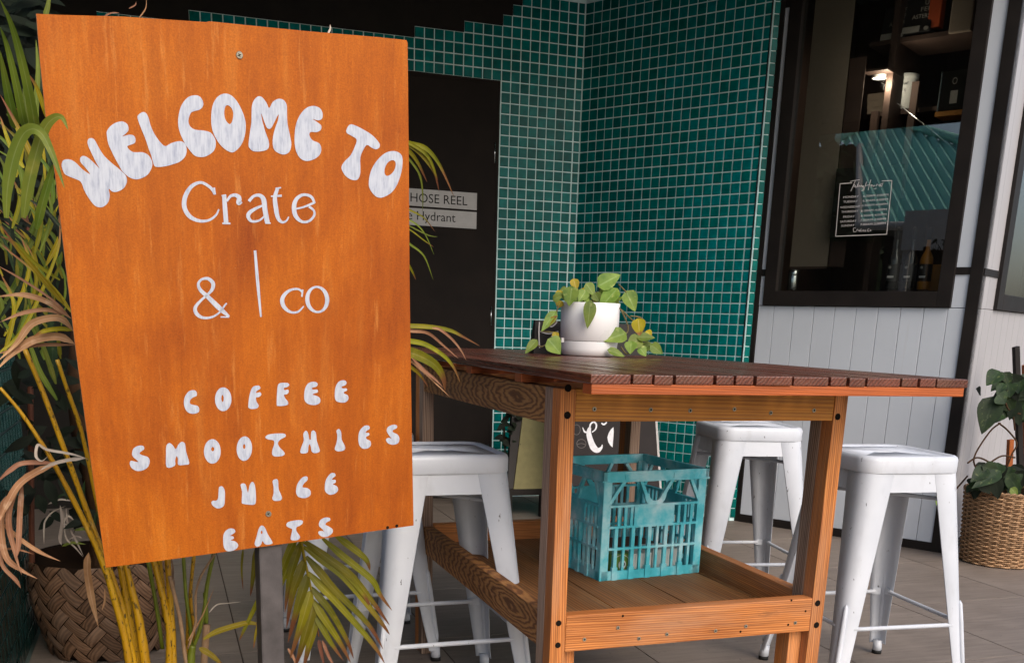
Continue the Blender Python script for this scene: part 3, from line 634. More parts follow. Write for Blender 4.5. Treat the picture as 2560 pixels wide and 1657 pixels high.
# coffee bags on the high shelf
for nm, (x0, y0, x1, y1), lab in (('coffee_bag', (1112, 60, 1300, 345), 'left black coffee bag on the high shelf in the window'), ('coffee_bag', (1310, -10, 1530, 280), 'right black coffee bag beside the orange one on the shelf')):
    d = .24; a, b = sz(CI(*S7(x0, y0), d)), sz(CI(*S7(x1, y1), d)); root = empty(nm, CP((a[0]+b[0])/2, b[1], d+.04), lab, 'coffee bag', 'coffee bags in the window')
    s0, s1, z0, z1 = a[0], b[0], min(b[1], a[1]), max(a[1], b[1])
    mb = MB(); mb.hexa([CP(s0, z0, d), CP(s1, z0, d), CP(s1, z0, d+.08), CP(s0, z0, d+.08), CP(s0, z1, d+.03), CP(s1, z1, d+.03), CP(s1, z1, d+.05), CP(s0, z1, d+.05)]); mb.build('bag_body', 'bag', root, bevel=.006)
    w_ = s1-s0
    fp = lambda s, f: CP(s, z0+(z1-z0)*f, d+.03*f-.0015)
    mb = MB(); mb.add([fp(s0+.1*w_*.2, .02), fp(s0+w_*.62, .02), fp(s0+w_*.62, .2), fp(s0+.02*w_, .2)], [(0, 1, 2, 3)]); mb.build('bag_label', 'greyprint', root)
    mb = MB(); mb.add([fp(s0+w_*.85+.09*w_*math.cos(t), .1+.06*math.sin(t)) for t in [k*math.pi/6 for k in range(12)]], [tuple(range(12))]); mb.build('bag_seal', 'greyprint', root)
    for t, f, wd in (('US', .78, .25), ('FEE', .60, .36), ('ASTERS', .40, .62)): text('bag_text', t, .026, fp(s0+w_*(.92-wd), f), eB, Z, 'greyprint', root, width=w_*wd, off=.0)
r_, _ = cbox('paper_bag', *S7(1535, -10), *S7(1615, 240), .25, .06, 'orangebag', None, .004); tag(r_, 'orange paper bag beside the black coffee bags', 'bag')
r_, (a, b, c, d) = cbox('paper_sack', *S7(1735, -10), *S7(1900, 275), .22, .09, 'blind', None, .006); tag(r_, 'pale paper sack at the right end of the high shelf', 'bag')
# tub, stacked trays, lamp
def cyl_at(name, x, ytop, ybot, rpx, d, prof, mat, label, cat, group=None, extra=None):
    b = CI(x, ybot, d); t = CI(x, ytop, d); h = t.z-b.z; r = (CI(x+rpx, ybot, d)-b).length
    root = empty(name, b, label, cat, group)
    MB().lathe([(q*r, f*h) for q, f in prof], 32, b).build('body', mat, root, smooth=True)
    if extra: extra(root, b, r, h)
    return root
def tubx(root, b, r, h):
    MB().lathe([(r*1.06, h*.84), (r*1.08, h*.85), (r*1.08, h*.99), (r*1.0, h*1.0), (0, h*1.0)], 32, b).build('lid', 'bucket', root, smooth=True)
    MB().box((b.x-.0, b.y-r*1.02, b.z+h*.3), (b.x+.0005, b.y-r*1.0, b.z+h*.31)).build('mark', 'ink', root)
    for t, f, k in (('NAT', .66, .5), ('1 kg', .5, .3)): text('tub_print', t, .018, b-nB*r*1.005+eB*r*.1+Z*h*f, eB, Z, 'ink', root, width=r*k, off=0)
cyl_at('plastic_tub', 2257, 190, 277, 27, .40, [(0, 0), (.88, 0), (.92, .02), (1, .85)], 'bucket', 'white plastic tub with a lid on the window shelf', 'tub', None, tubx)
for k, (y0, y1) in enumerate(((850, 900), (905, 960), (965, 1010))):
    r_, _ = cbox('storage_tray', *S7(970, y0), *S7(1180, y1), .45, .12, 'blind', None, .003)
    tag(r_, ['top', 'middle', 'bottom'][k]+' grey tray stacked left of the white tub', 'tray', 'stacked trays')
lp = CI(*S7(1077, 708), .22); ld = empty('downlight', lp, 'round lit downlight glowing behind the cafe window', 'lamp')
MB().lathe([(0, 0), (.030, 0), (.030, .006), (0, .006)], 28, lp).build('lens', 'lamp', ld); MB().lathe([(.030, -.001), (.036, -.001), (.036, .012), (.030, .012)], 28, lp).build('trim_ring', 'plate', ld)
pl_l = bpy.data.lights.new('downlight_bulb', 'POINT'); pl_l.energy = 3.0; pl_l.color = (1, .84, .66); pl_l.shadow_soft_size = .03
lo_ = bpy.data.objects.new('downlight_bulb', pl_l); COL.objects.link(lo_); lo_.location = lp-Z*.04-nB*.05+eB*.06
quadbox('lamp_ceiling', CP(1.55, lp.z+.0125, .12), eB*.12, nB*.3, Z*.01, 'inside', ins)
# bottles, box, shaker
def bottle(root, b, r, h):
    MB().lathe([(r*.34, h*.86), (r*.4, h*.87), (r*.4, h*1.04), (r*.25, h*1.08), (0, h*1.08)], 20, b).build('pourer', 'ink', root, smooth=True)
    MB().lathe([(r*1.01, h*.14), (r*1.012, h*.16), (r*1.012, h*.42), (r*1.01, h*.44)], 24, b).build('label_band', 'bag', root, smooth=True)
    MB().add([b-nB*r*1.02+eB*(x*r)+Z*z for x, z in ((-.55, h*.20), (.45, h*.20), (.45, h*.235), (-.55, h*.235))], [(0, 1, 2, 3)]).build('label_print', 'whiteprint', root)
    MB().add([b-nB*r*1.02+eB*(-.3*r+.22*r*math.cos(t))+Z*(h*.38+.22*r*math.sin(t)) for t in [k*math.pi/6 for k in range(12)]], [tuple(range(12))]).build('label_mark', 'greyprint', root)
BP = [(0, 0), (.95, 0), (1, .02), (1, .5), (.9, .56), (.42, .66), (.34, .72), (.3, .86)]
for k, (x, mat, lab) in enumerate(((1185, 'bottleglass', 'left dark syrup bottle beside the wooden box in the window'), (1330, 'bottleglass', 'middle dark syrup bottle in the cafe window'), (1468, 'amber', 'amber filled bottle nearest the wooden box in the window'))):
    cyl_at('syrup_bottle', *S8(x, 0)[:1], S8(0, 720)[1], S8(0, 1240)[1], 58/3.606, .10+.02*k, BP, mat, lab, 'bottle', 'bottles behind the glass', bottle)
r_, _ = cbox('wooden_box', *S8(1540, 1015), *S8(1640, 1250), .16, .1, 'amber', None, .003); tag(r_, 'small amber timber box right of the bottles', 'box')
cyl_at('steel_shaker', *S8(290, 0)[:1], S8(0, 1062)[1], S8(0, 1248)[1], 46/3.606, .06, [(0, 0), (.95, 0), (1, .03), (1, .68), (.97, .7), (1, .72), (1, .97), (.8, 1), (0, 1)], 'chrome', 'small steel shaker at the left of the window sill', 'shaker')
# coffee dispenser at the right (tall black panel with badge)
cd = empty('coffee_grinder', CI(*S7(1740, 1000), .2), 'tall clear hopper with round badge on an amber base', 'grinder')
r_, (a, b, c, d) = cbox('hopper', *S7(1640, 650), *S7(1850, 985), .2, .1, 'bottleglass', cd, .004); quadbox('hopper_base', CP(a-.004, c-.022, .19), eB*(b-a+.008), nB*.12, Z*.02, 'amber', cd)
quadbox('hopper_edge', CP(a, c, .197), eB*.004, nB*.003, Z*(d-c), 'chrome', cd); quadbox('hopper_edge', CP(b-.006, c, .197), eB*.003, nB*.003, Z*(d-c), 'greyprint', cd)
mb = MB(); q0 = CI(*S7(1758, 730), .199); R1, R2 = .014, .011
for k in range(24):
    t0, t1 = 2*math.pi*k/24, 2*math.pi*(k+1)/24; mb.add([q0+eB*(R*.75*math.cos(t))+Z*(R*math.sin(t)) for R, t in ((R1, t0), (R1, t1), (R2, t1), (R2, t0))], [(0, 1, 2, 3)])
mb.build('badge', 'greyprint', cd); r_, _ = cbox('hopper_label', *S7(1720, 820), *S7(1770, 930), .1985, .001, 'greyprint', cd)
# side room things seen through the right edge window
sroom = empty('side_interior', DP(.6, 1.2, .3), 'dark room seen through the side window', 'room')
quadbox('back_wall', DP(.2, 1.0, .6), nB*1.5, -eB*.03, Z*1.8, 'inside', sroom); quadbox('counter', DP(.25, 1.12, .066), nB*1.4, -eB*.5, Z*.04, 'inside', sroom); quadbox('interior_ceiling', DP(.2, 2.72, .066), nB*1.5, -eB*.56, Z*.03, 'soffit', sroom); quadbox('end_wall', DP(1.7, 1.0, .066), nB*.03, -eB*.53, Z*1.8, 'inside', sroom)
for nm, z0, z1, t0, mat, lab, cat in (('timber_shelf', 1.52, 1.60, .45, 'amber', 'timber shelf end in the side window', 'shelf'), ('grey_box', 1.24, 1.50, .42, 'blind', 'grey box below the shelf in the side window', 'box'), ('brown_tray', 1.17, 1.235, .40, 'rust', 'red brown tray on the side window counter', 'tray')):
    tag(quadbox(nm, DP(t0, z0, .12), nB*.6, -eB*.2, Z*(z1-z0), mat), lab, cat)

# ------------------------------------------------------------------ the timber table
T0 = V((-1.5821, -3.8818, 0)); TH = .022
t1 = V((math.cos(TH), math.sin(TH), 0)); t2 = V((-math.sin(TH), math.cos(TH), 0))
def TP(u, v, z): return T0+t1*u+t2*v+Z*z
def tuv(P): d = P-T0; return d.dot(t1), d.dot(t2)
W_, L_ = .689, 1.1247
tb = empty('bar_table', TP(W_/2, L_/2, 0), 'tall outdoor timber table with slatted red top and lower shelf', 'table')
ZT = .9228; TB = .0175; TBAT = .0185; zb = ZT-TB-TBAT
U0, U1, V0, V1 = -.0198, .8372, -.1859, 1.5352
ends = [(1478, 1578), (1584, 1632), (1636.5, 1682.6), (1690.9, 1784.9), (1791.8, 1835), (1840.8, 1884.2), (1890.4, 1979.2), (1985.4, 2072), (2079, 2118), (2124.9, 2164), (2169.4, 2251), (2256, 2294.6), (2299.7, 2338.3), (2342.5, 2419.8)]
for a, b in ends:
    ym = 945+(a-1478)*.0145
    ua = tuv(onplane(a, ym, TP(0, V0, 0), t2))[0]; ub = tuv(onplane(b, ym+1, TP(0, V0, 0), t2))[0]
    jv = random.uniform(-.002, .002); jz = random.uniform(-.0006, .0006)
    board('deck_slat', TP((ua+ub)/2, V0+jv, ZT-TB/2+jz), TP((ua+ub)/2, V1+jv, ZT-TB/2+jz), ub-ua, TB, 'deck', tb, t1, .0022)
for v in (V0+.022, .20, .55, .95, V1-.03):
    board('top_batten', TP(U0+.003, v, zb+TBAT/2), TP(U1-.004, v, zb+TBAT/2), .04, TBAT, 'batten', tb, t2, .0015)
# legs: two studs fixed side by side, the rear one greyer
lw, ld_ = .0342, .0817
zl = zb-.002
uR = W_; uRb = W_+.03
def leg(u, v0, outer, rear):
    lg = board('leg', TP(u, v0+ld_*.25, 0), TP(u, v0+ld_*.25, zl), lw, ld_*.5-.0006, 'frame' if not rear else 'greywood', tb, t1, .002)
    m2 = board('leg_stud', TP(u, v0+ld_*.75, 0), TP(u, v0+ld_*.75, zl), lw, ld_*.5-.0006, 'greywood' if not rear else 'frame', lg, t1, .002); return lg
leg(lw/2, 0, -1, False); leg(W_-lw/2, 0, 1, False); leg(lw/2, L_-ld_, -1, True); leg(uRb-lw/2, L_-ld_, 1, True)
# inner studs under the shelf rail
for u in (lw*1.5+.0005, W_-lw*1.5-.0005):
    board('leg_block', TP(u, .052, 0), TP(u, .052, .334), lw, .05, 'frame', tb, t1, .002)
ap = .8205
board('front_apron', TP(lw+.0004, .019, (ap+zl)/2), TP(W_-lw-.0004, .019, (ap+zl)/2), .034, zl-ap, 'apron', tb, t2)
board('side_apron', TP(lw/2+.002, ld_+.0005, (ap+zl)/2-.006), TP(lw/2+.002, L_-ld_-.0005, (ap+zl)/2-.006), .032, zl-ap+.01, 'knotty', tb, t1)
board('side_apron', TP(W_-lw/2, ld_+.0005, (ap+zl)/2), TP(uRb-lw/2, L_-ld_-.0005, (ap+zl)/2), .032, zl-ap, 'frame', tb, t1)
board('back_apron', TP(lw+.0004, L_-.03, (ap+zl)/2), TP(uRb-lw-.0004, L_-.03, (ap+zl)/2), .034, zl-ap, 'frame', tb, t2)
zr0, zr1 = .3353, .4156
board('front_shelf_rail', TP(lw+.0004, .017, (zr0+zr1)/2), TP(W_-lw-.0004, .017, (zr0+zr1)/2), .034, zr1-zr0, 'frame', tb, t2, .003)
board('side_shelf_rail', TP(lw/2+.002, ld_+.0005, (zr0+zr1)/2-.008), TP(lw/2+.002, L_-ld_-.0005, (zr0+zr1)/2-.008), .03, zr1-zr0, 'knotty', tb, t1)
board('side_shelf_rail', TP(W_-lw/2, ld_+.0005, (zr0+zr1)/2), TP(uRb-lw/2, L_-ld_-.0005, (zr0+zr1)/2), .03, zr1-zr0, 'frame', tb, t1)
board('back_shelf_rail', TP(lw+.0004, 1.04, (zr0+zr1)/2), TP(W_-lw+.02, 1.04, (zr0+zr1)/2), .03, zr1-zr0, 'frame', tb, t2)
ZS = .360
j1 = tuv(atz(1492, 1492.7, ZS))[0]; j2 = tuv(atz(1666, 1481, ZS))[0]
us = [lw+.004, j1, j2, j2+(j2-j1), W_-lw+.0]
us = [u for u in us if u <= W_-lw+.001]
if us[-1] < W_-lw-.02: us.append(W_-lw)
for a, b in zip(us[:-1], us[1:]):
    board('shelf_board', TP((a+b)/2, .036, ZS-.009), TP((a+b)/2, 1.024, ZS-.009), b-a-.003, .018, 'shelf', tb, t1, .002)
# screws and drilled holes on the front faces
def disc(name, P, n, r, mat, parent, h=.0012, rec=False):
    n = V(n).normalized(); a = n.orthogonal().normalized(); b = n.cross(a); mb = MB(); N = 14
    mb.add([P+(a*math.cos(2*math.pi*k/N)+b*math.sin(2*math.pi*k/N))*r for k in range(N)]+[P+(a*math.cos(2*math.pi*k/N)+b*math.sin(2*math.pi*k/N))*r*.86+n*h for k in range(N)],
           [(k, (k+1) % N, N+(k+1) % N, N+k) for k in range(N)]+[tuple(range(N, 2*N))]); return mb.build(name, mat, parent)
def frontpt(x, y, v): return onplane(x, y, TP(0, v, 0), t2)
for x, y in ((1486, 1022.4), (1627, 1024), (1725.5, 1026), (1836, 1022.4), (1927, 1031.8), (2035, 1025.4)):
    P = frontpt(x, y, .0017); s_ = disc('screw', P, -t2, .0048, 'screw', tb); disc('screw_recess', P-t2*.0013, -t2, .0022, 'hole', s_, .0003)
for x, y in ((558, 522), (918, 516), (1103, 488), (1425, 465), (1625, 435), (1952, 412), (780, 445)):
    P = frontpt(1250+x/2.644, 1400+y/2.644, -.0003); s_ = disc('screw', P, -t2, .0045, 'screw', tb); disc('screw_recess', P-t2*.0013, -t2, .0018, 'hole', s_, .0003)
for x, y in ((812, 367), (1905, 425), (2020, 335), (1590, 470), (1927, 263)):
    disc('nail_hole', frontpt(1250+x/2.644, 1400+y/2.644, -.0003), -t2, .0028, 'hole', tb, .0003)
for x, y, r in ((1040+1293/3.4, 640+1122/3.4, .0075), (1040+1287/3.4, 640+1352/3.4, .0075), (1250+388/2.644, 1400+415/2.644, .0065), (1250+383/2.644, 1400+560/2.644, .0065), (1250+2100/2.644, 1400+283/2.644, .0075), (1250+2092/2.644, 1400+427/2.644, .0075), (2040+325/5.95, 880+960/5.95, .0075)):
    disc('bolt_hole', frontpt(x, y, -.0003), -t2, r, 'hole', tb, .0003)

# ------------------------------------------------------------------ stools
SS, SH, KF = .31, .69, 1.46
def stool():
    root = empty('metal_stool', (0, 0, 0), 'x', 'stool'); I = Matrix.Identity(4)
    def rr(half, r, n=6):
        out = []
        for cx, cy, a0 in ((1, 1, 0), (-1, 1, 90), (-1, -1, 180), (1, -1, 270)):
            for k in range(n+1):
                a = rad(a0+90*k/n); out.append((cx*(half-r)+r*math.cos(a), cy*(half-r)+r*math.sin(a)))
        return out
    h = SS/2; mb = MB(); prof = [(h, .05, SH-.046), (h+.0005, .05, SH-.044), (h+.0005, .05, SH-.012), (h-.002, .05, SH-.005), (h-.007, .047, SH-.001), (h-.012, .044, SH), (h-.017, .040, SH-.001), (h-.024, .036, SH-.006)]
    rings = [rr(a, b) for a, b, _ in prof]; m = len(rings[0]); vs = []; fs = []
    for R_, (_, _, z) in zip(rings, prof): vs += [(x, y, z) for x, y in R_]
    for i in range(len(prof)-1):
        for k in range(m): fs.append((i*m+k, i*m+(k+1) % m, (i+1)*m+(k+1) % m, (i+1)*m+k))
    mb.add(vs, fs)
    slot = [(.034*math.cos(t)*(1 if abs(math.cos(t)) < .7 else 1), .0085*math.sin(t)) for t in [2*math.pi*k/20 for k in range(20)]]
    mb.poly(rings[-1], [slot], lambda x, y, d: V((x, y, SH-.006-.004+d)), .004)
    mb.build('seat', 'stool', root, I, smooth=True)
    # four pressed legs, an open angle with a rounded corner
    zs = [SH-.046, SH-.075, SH-.10, SH-.2, SH-.35, .22, .13, .07, .035]
    def leg_at(z):
        f = (SH-.046-z)/(SH-.046); half = (h-.003)*(1+(KF-1)*f*.96) + (.006*max(0, (.13-z)/.13)**2)
        arm = .088-.052*min(1, f*1.12)
        r = .042-.022*f
        return half, arm, min(r, arm*.8)
    for sx in (1, -1):
        for sy in (1, -1):
            mb = MB(); rows = []
            for z in zs:
                half, arm, r = leg_at(z); pr = [(half-arm, half)]
                for k in range(7):
                    a = rad(90-90*k/6); pr.append((half-r+r*math.cos(a), half-r+r*math.sin(a)))
                pr.append((half, half-arm)); rows.append([(x*sx, y*sy, z) for x, y in pr])
            m = len(rows[0]); vs = [p for r_ in rows for p in r_]; th = .0025
            vin = [(x-sx*th*(.8), y-sy*th*.8, z) for x, y, z in vs]; n = len(vs)
            fs = []
            for i in range(len(rows)-1):
                for k in range(m-1):
                    q = (i*m+k, i*m+k+1, (i+1)*m+k+1, (i+1)*m+k); fs.append(q); fs.append(tuple(n+x for x in reversed(q)))
                for k in (0, m-1): fs.append((i*m+k, (i+1)*m+k, n+(i+1)*m+k, n+i*m+k))
            mb.add(vs+vin, fs)
            # pressed rib low on the corner and the round foot
            rib = []
            for z in (.06, .08, .15, .22, .275, .285):
                half, arm, r = leg_at(z); c = half-r+r*.707+.0015; rib.append((c*sx, c*sy, z))
            mb.tube(rib, [.002, .007, .0078, .0075, .006, .001], 8)
            lg = mb.build('leg', 'stool', root, I, smooth=True)
            half, arm, r = leg_at(.035); c = half-.014
            MB().tube([(c*sx, c*sy, .006), (c*sx*.994, c*sy*.994, .045)], .0145, 14).build('foot', 'stool', lg, I, smooth=True)
            MB().tube([(c*sx, c*sy, 0), (c*sx, c*sy, .012)], .0155, 14).build('rubber_cap', 'rubber', lg, I, smooth=True)
    # aprons under the seat, foot rails, crossed brace rods
    za, zb_ = SH-.046, SH-.098
    for ax in (0, 1):
        for s in (1, -1):
            ha, _, _ = leg_at(za); hb, _, _ = leg_at(zb_); aa = ha-.082; ab = hb-.078; q = s
            pts = [(-aa, q*(ha-.001), za), (aa, q*(ha-.001), za), (ab, q*(hb-.001), zb_), (-ab, q*(hb-.001), zb_)]
            pin = [(x, y-q*.0025, z) for x, y, z in pts]
            if ax: pts = [(y, x, z) for x, y, z in pts]; pin = [(y, x, z) for x, y, z in pin]
            MB().add(pts+pin, [(0, 1, 2, 3), (7, 6, 5, 4), (0, 4, 5, 1), (2, 6, 7, 3), (1, 5, 6, 2), (0, 3, 7, 4)]).build('apron', 'stool', root, I)
            zr = .215+.004*ax; hr, ar, _ = leg_at(zr); e = hr-.018; o = hr-.006
            pp = [(-e, q*o, zr), (-e+.02, q*o, zr), (-e+.04, q*o, zr), (0, q*o, zr), (e-.04, q*o, zr), (e-.02, q*o, zr), (e, q*o, zr)]
            if ax: pp = [(y, x, z) for x, y, z in pp]
            mb = MB(); mb.tube(pp[1:-1], [.0072, .0062, .0062, .0062, .0072], 10)
            for a, b in ((pp[0], pp[2]), (pp[-1], pp[-3])):     # flattened ends
                ex = V(b)-V(a); ny = V((0, 1, 0)) if not ax else V((1, 0, 0)); ex = ex*.72
                mb.hexa([V(a)-Z*.011-ny*.0025, V(a)+ex-Z*.008-ny*.004, V(a)+ex-Z*.008+ny*.004, V(a)-Z*.011+ny*.0025, V(a)+Z*.011-ny*.0025, V(a)+ex+Z*.008-ny*.004, V(a)+ex+Z*.008+ny*.004, V(a)+Z*.011+ny*.0025])
            mb.build('foot_rail', 'stool', root, I, smooth=False)
    c, _, _ = leg_at(.57); c -= .012
    for s in (1, -1): MB().tube([(-c, -c*s, .566), (-.03, -.03*s, .574+.006*s), (.03, .03*s, .574+.006*s), (c, c*s, .566)], .0058, 8).build('cross_brace', 'stool', root, I, smooth=True)
    return root
st0 = stool(); GS = 'white metal stools around the table'
spots = [((-.370, -3.362, 0), -.083, 'white metal stool at the right end of the table front'), ((-1.655, -3.213, 0), 0.0, 'white metal stool half behind the orange sign, nearest the table leg'),
         ((-1.781, -2.70, 0), 0.0, 'white metal stool mostly hidden behind the sign and palm frond'), ((-.345, -2.585, 0), -.17, 'white metal stool behind the right side of the table')]
stools = []
for i, (loc, rz, lab) in enumerate(spots):
    wm = Matrix.Translation(loc) @ Matrix.Rotation(rz, 4, 'Z')
    if i == 0: st = st0; stools.append((st, wm))
    else: st = copy_tree(st0, wm)
    st['label'] = lab; st['group'] = GS
st0.matrix_basis = stools[0][1]; WM[st0.name] = stools[0][1]

# ------------------------------------------------------------------ milk crate on the shelf
CW, CH = .318, .288
cwm = Matrix.Translation((-1.1265, -3.238, ZS+.0005)) @ Matrix.Rotation(.111, 4, 'Z')
cr = empty('milk_crate', (-1.1265, -3.238, ZS+.0005), 'faded teal plastic milk crate on the lower table shelf', 'crate', rot=Matrix.Rotation(.111, 3, 'Z'))
def crate_side(k):
    mb = MB(); h = CW/2; th = .006
    def bar(x0, z0, x1, z1, t=th, out=0): mb.box((x0, -h-out, z0), (x1, -h+t, z1))
    bar(-h+.006, 0, h-.006, .024, .008)                                     # bottom band
    bar(-h+.001, 0, -h+.024, CH-.02, .012); bar(h-.024, 0, h-.001, CH-.02, .012)
    for z in (.084, .142, .197): bar(-h+.02, z-.003, h-.02, z+.003, .008, .0025)
    n = 10
    for i in range(n):
        x = -h+.024+(CW-.048)*(i+.75)/(n+.5)
        wide = .0035 if i % 2 else .0052
        for z0, z1 in ((.024, .082), (.087, .139)): bar(x-wide, z0, x+wide, z1, .006, .001 if i % 2 else .003)
        if i % 2 == 0: bar(x-.008, 0, x+.008, .034, .006, .004)
    for x in (-.108, -.088, -.07, .078, .098, .118): bar(x-.004, .145, x+.004, .194)
    bar(-.062, .145, .062, .194, .005)
    def diag(x0, z0, x1, z1, w=.0045):
        d = V((x1-x0, 0, z1-z0)); nn = V((d.z, 0, -d.x)).normalized()*w; a, b = V((x0, -h-.001, z0)), V((x1, -h-.001, z1)); e = V((0, th+.003, 0))
        mb.hexa([a-nn, b-nn, b-nn+e, a-nn+e, a+nn, b+nn, b+nn+e, a+nn+e])
    diag(-h+.02, .205, -h+.062, .262); diag(-.048, .264, -.026, .218); diag(.052, .264, .022, .218); diag(h-.05, .264, h-.02, .205)
    N = 12
    for q in range(N):                                                       # curved lip under the hand hole
        a0, a1 = math.pi+math.pi*q/N, math.pi+math.pi*(q+1)/N; ro, ri = .034, .019; cz = .226
        mb.hexa([V((ri*math.cos(a0), -h, cz+ri*math.sin(a0))), V((ro*math.cos(a0), -h, cz+ro*math.sin(a0))), V((ro*math.cos(a0), -h+th, cz+ro*math.sin(a0))), V((ri*math.cos(a0), -h+th, cz+ri*math.sin(a0))),
                 V((ri*math.cos(a1), -h, cz+ri*math.sin(a1))), V((ro*math.cos(a1), -h, cz+ro*math.sin(a1))), V((ro*math.cos(a1), -h+th, cz+ro*math.sin(a1))), V((ri*math.cos(a1), -h+th, cz+ri*math.sin(a1)))])
    R_ = Matrix.Rotation(k*math.pi/2, 4, 'Z'); mb.v = [R_ @ v for v in mb.v]; return mb
for k in range(4): crate_side(k).build('side_panel', 'crate', cr, cwm)
mb = MB(); h = CW/2+.004
for k in range(4):
    R_ = Matrix.Rotation(k*math.pi/2, 4, 'Z')
    for a, b in (((-h, -h, CH-.025), (h, -h+.010, CH)), ((-h, -h-.003, CH-.027), (h, -h+.001, CH-.023)), ((-.10, -h-.002, CH-.02), (-.03, -h+.002, CH-.008)), ((.05, -h-.002, CH-.02), (.11, -h+.002, CH-.008))):
        q = MB().box(a, b); mb.add([R_ @ v for v in q.v], q.f)
mb.build('rim', 'crate', cr, cwm)
mb = MB()
for i in range(9): mb.box((-h+.012+.034*i, -h+.012, .002), (-h+.024+.034*i, h-.012, .008)); mb.box((-h+.012, -h+.012+.034*i, .003), (h-.012, -h+.024+.034*i, .007))
mb.build('base_grid', 'crate', cr, cwm)
def crate_item(name, a, b, mat, lab, cat):
    o = empty(name, cwm @ V(((a[0]+b[0])/2, (a[1]+b[1])/2, a[2])), lab, cat, rot=Matrix.Rotation(.111, 3, 'Z')); MB().box(a, b).build('carton', mat, o, cwm, bevel=.001); return o
g = crate_item('card_game_box', (-.118, -.142, .009), (-.05, -.095, .066), 'card', 'small green card box in the front of the crate', 'box')
mb = MB()
for R1, R2, m_ in ((.026, .0245, 0),):
    for k in range(28):
        a0, a1 = 2*math.pi*k/28, 2*math.pi*(k+1)/28; mb.add([(-.084+1.05*R*math.cos(t), -.1426, .037+R*math.sin(t)) for R, t in ((R1, a0), (R1, a1), (R2, a1), (R2, a0))], [(0, 1, 2, 3)])
mb.add([(-.081+.012*math.cos(2*math.pi*k/18), -.1427, .036+.0125*math.sin(2*math.pi*k/18)) for k in range(18)], [tuple(range(18))]); mb.build('box_print', 'cardwhite', g, cwm)
MB().add([(-.078+.0055*math.cos(2*math.pi*k/14), -.1430, .0365+.006*math.sin(2*math.pi*k/14)) for k in range(14)], [tuple(range(14))]).build('box_spot', 'ink', g, cwm)
crate_item('white_box', (-.045, -.14, .009), (.012, -.085, .062), 'cardwhite', 'narrow white carton beside the green box in the crate', 'box')
crate_item('white_carton', (.02, -.135, .009), (.105, -.06, .068), 'cardwhite', 'wide white carton at the right in the crate', 'box')
crate_item('dark_carton', (-.10, -.05, .009), (.12, .10, .055), 'rust', 'brown carton lying at the back of the crate', 'box')

# ------------------------------------------------------------------ white pot with trailing plant on the table
PC = atz(1470.5, 889.5, ZT+.0005)
DP_ = (PC-CAM).dot(FW); PR = 72.8/FPX*DP_; PH = 131/FPX*DP_*.965
pt = empty('plant_pot', PC, 'white pot with saucer base standing on the table', 'pot')
MB().lathe([(0, .002), (PR*.80, 0), (PR*.9, .004), (PR*.965, .02), (PR*.985, PH*.28)], 48, PC).build('saucer', 'pot', pt, smooth=True)
MB().lathe([(PR*.96, PH*.286), (PR*.985, PH*.295), (PR*1.0, PH*.99), (PR*.99, PH), (PR*.95, PH), (PR*.94, PH*.93), (0, PH*.92)], 48, PC).build('planter', 'pot', pt, smooth=True)
MB().lathe([(PR*.93, PH*.278), (PR*.93, PH*.292)], 48, PC).build('shadow_gap', 'ink', pt)
MB().lathe([(PR*.935, PH*.935), (PR*.5, PH*.95), (0, PH*.955)], 30, PC).build('soil', 'soil', pt)
nt_ = onplane(1040+1238/3.4, 640+695/3.4, PC-V((0, PR*.75, 0)), (0, 1, 0))
MB().box((nt_.x-.005, nt_.y-.012, nt_.z-.012), (nt_.x+.003, nt_.y+.02, nt_.z)).build('water_notch', 'plate', pt)
def leafmesh(mb, base, tip, facing, width, fold=.25, droop=.1, heart=True, n=9):
    base, tip = V(base), V(tip); ax = tip-base; L = ax.length; ax.normalize(); nr = V(facing); nr = (nr-ax*nr.dot(ax)).normalized(); sd = ax.cross(nr)
    vs, us, ts, fs = [], [], [], []
    for i in range(n+1):
        t = i/n
        if heart: wv = (math.sin(math.pi*min(1, t**.62))**.8)*(1-.32*t) if t < 1 else 0
        else: wv = math.sin(math.pi*t**.8)
        wv = max(wv, .02 if 0 < t < 1 else 0)*width/2
        c = base+ax*(L*t)-nr*(droop*L*t*t); back = ax*(-.10*L*max(0, 1-t*4)) if heart else V((0, 0, 0))
        for k in (-2, -1, 0, 1, 2):
            a = k/2; vs.append(c+sd*(wv*a)+nr*(fold*wv*abs(a)*(1.15-abs(a)*.5))+back*abs(a)); us.append(abs(a)); ts.append(t)
    for i in range(n):
        for k in range(4): fs.append((i*5+k, i*5+k+1, (i+1)*5+k+1, (i+1)*5+k))
    mb.add(vs, fs, us, ts)
pp = empty('pothos_plant', PC+Z*PH*.9, 'trailing green plant with heart shaped leaves spilling from the white pot', 'plant')
S1 = lambda x, y: (1040+x/3.4, 640+y/3.4)
YP = PC.y
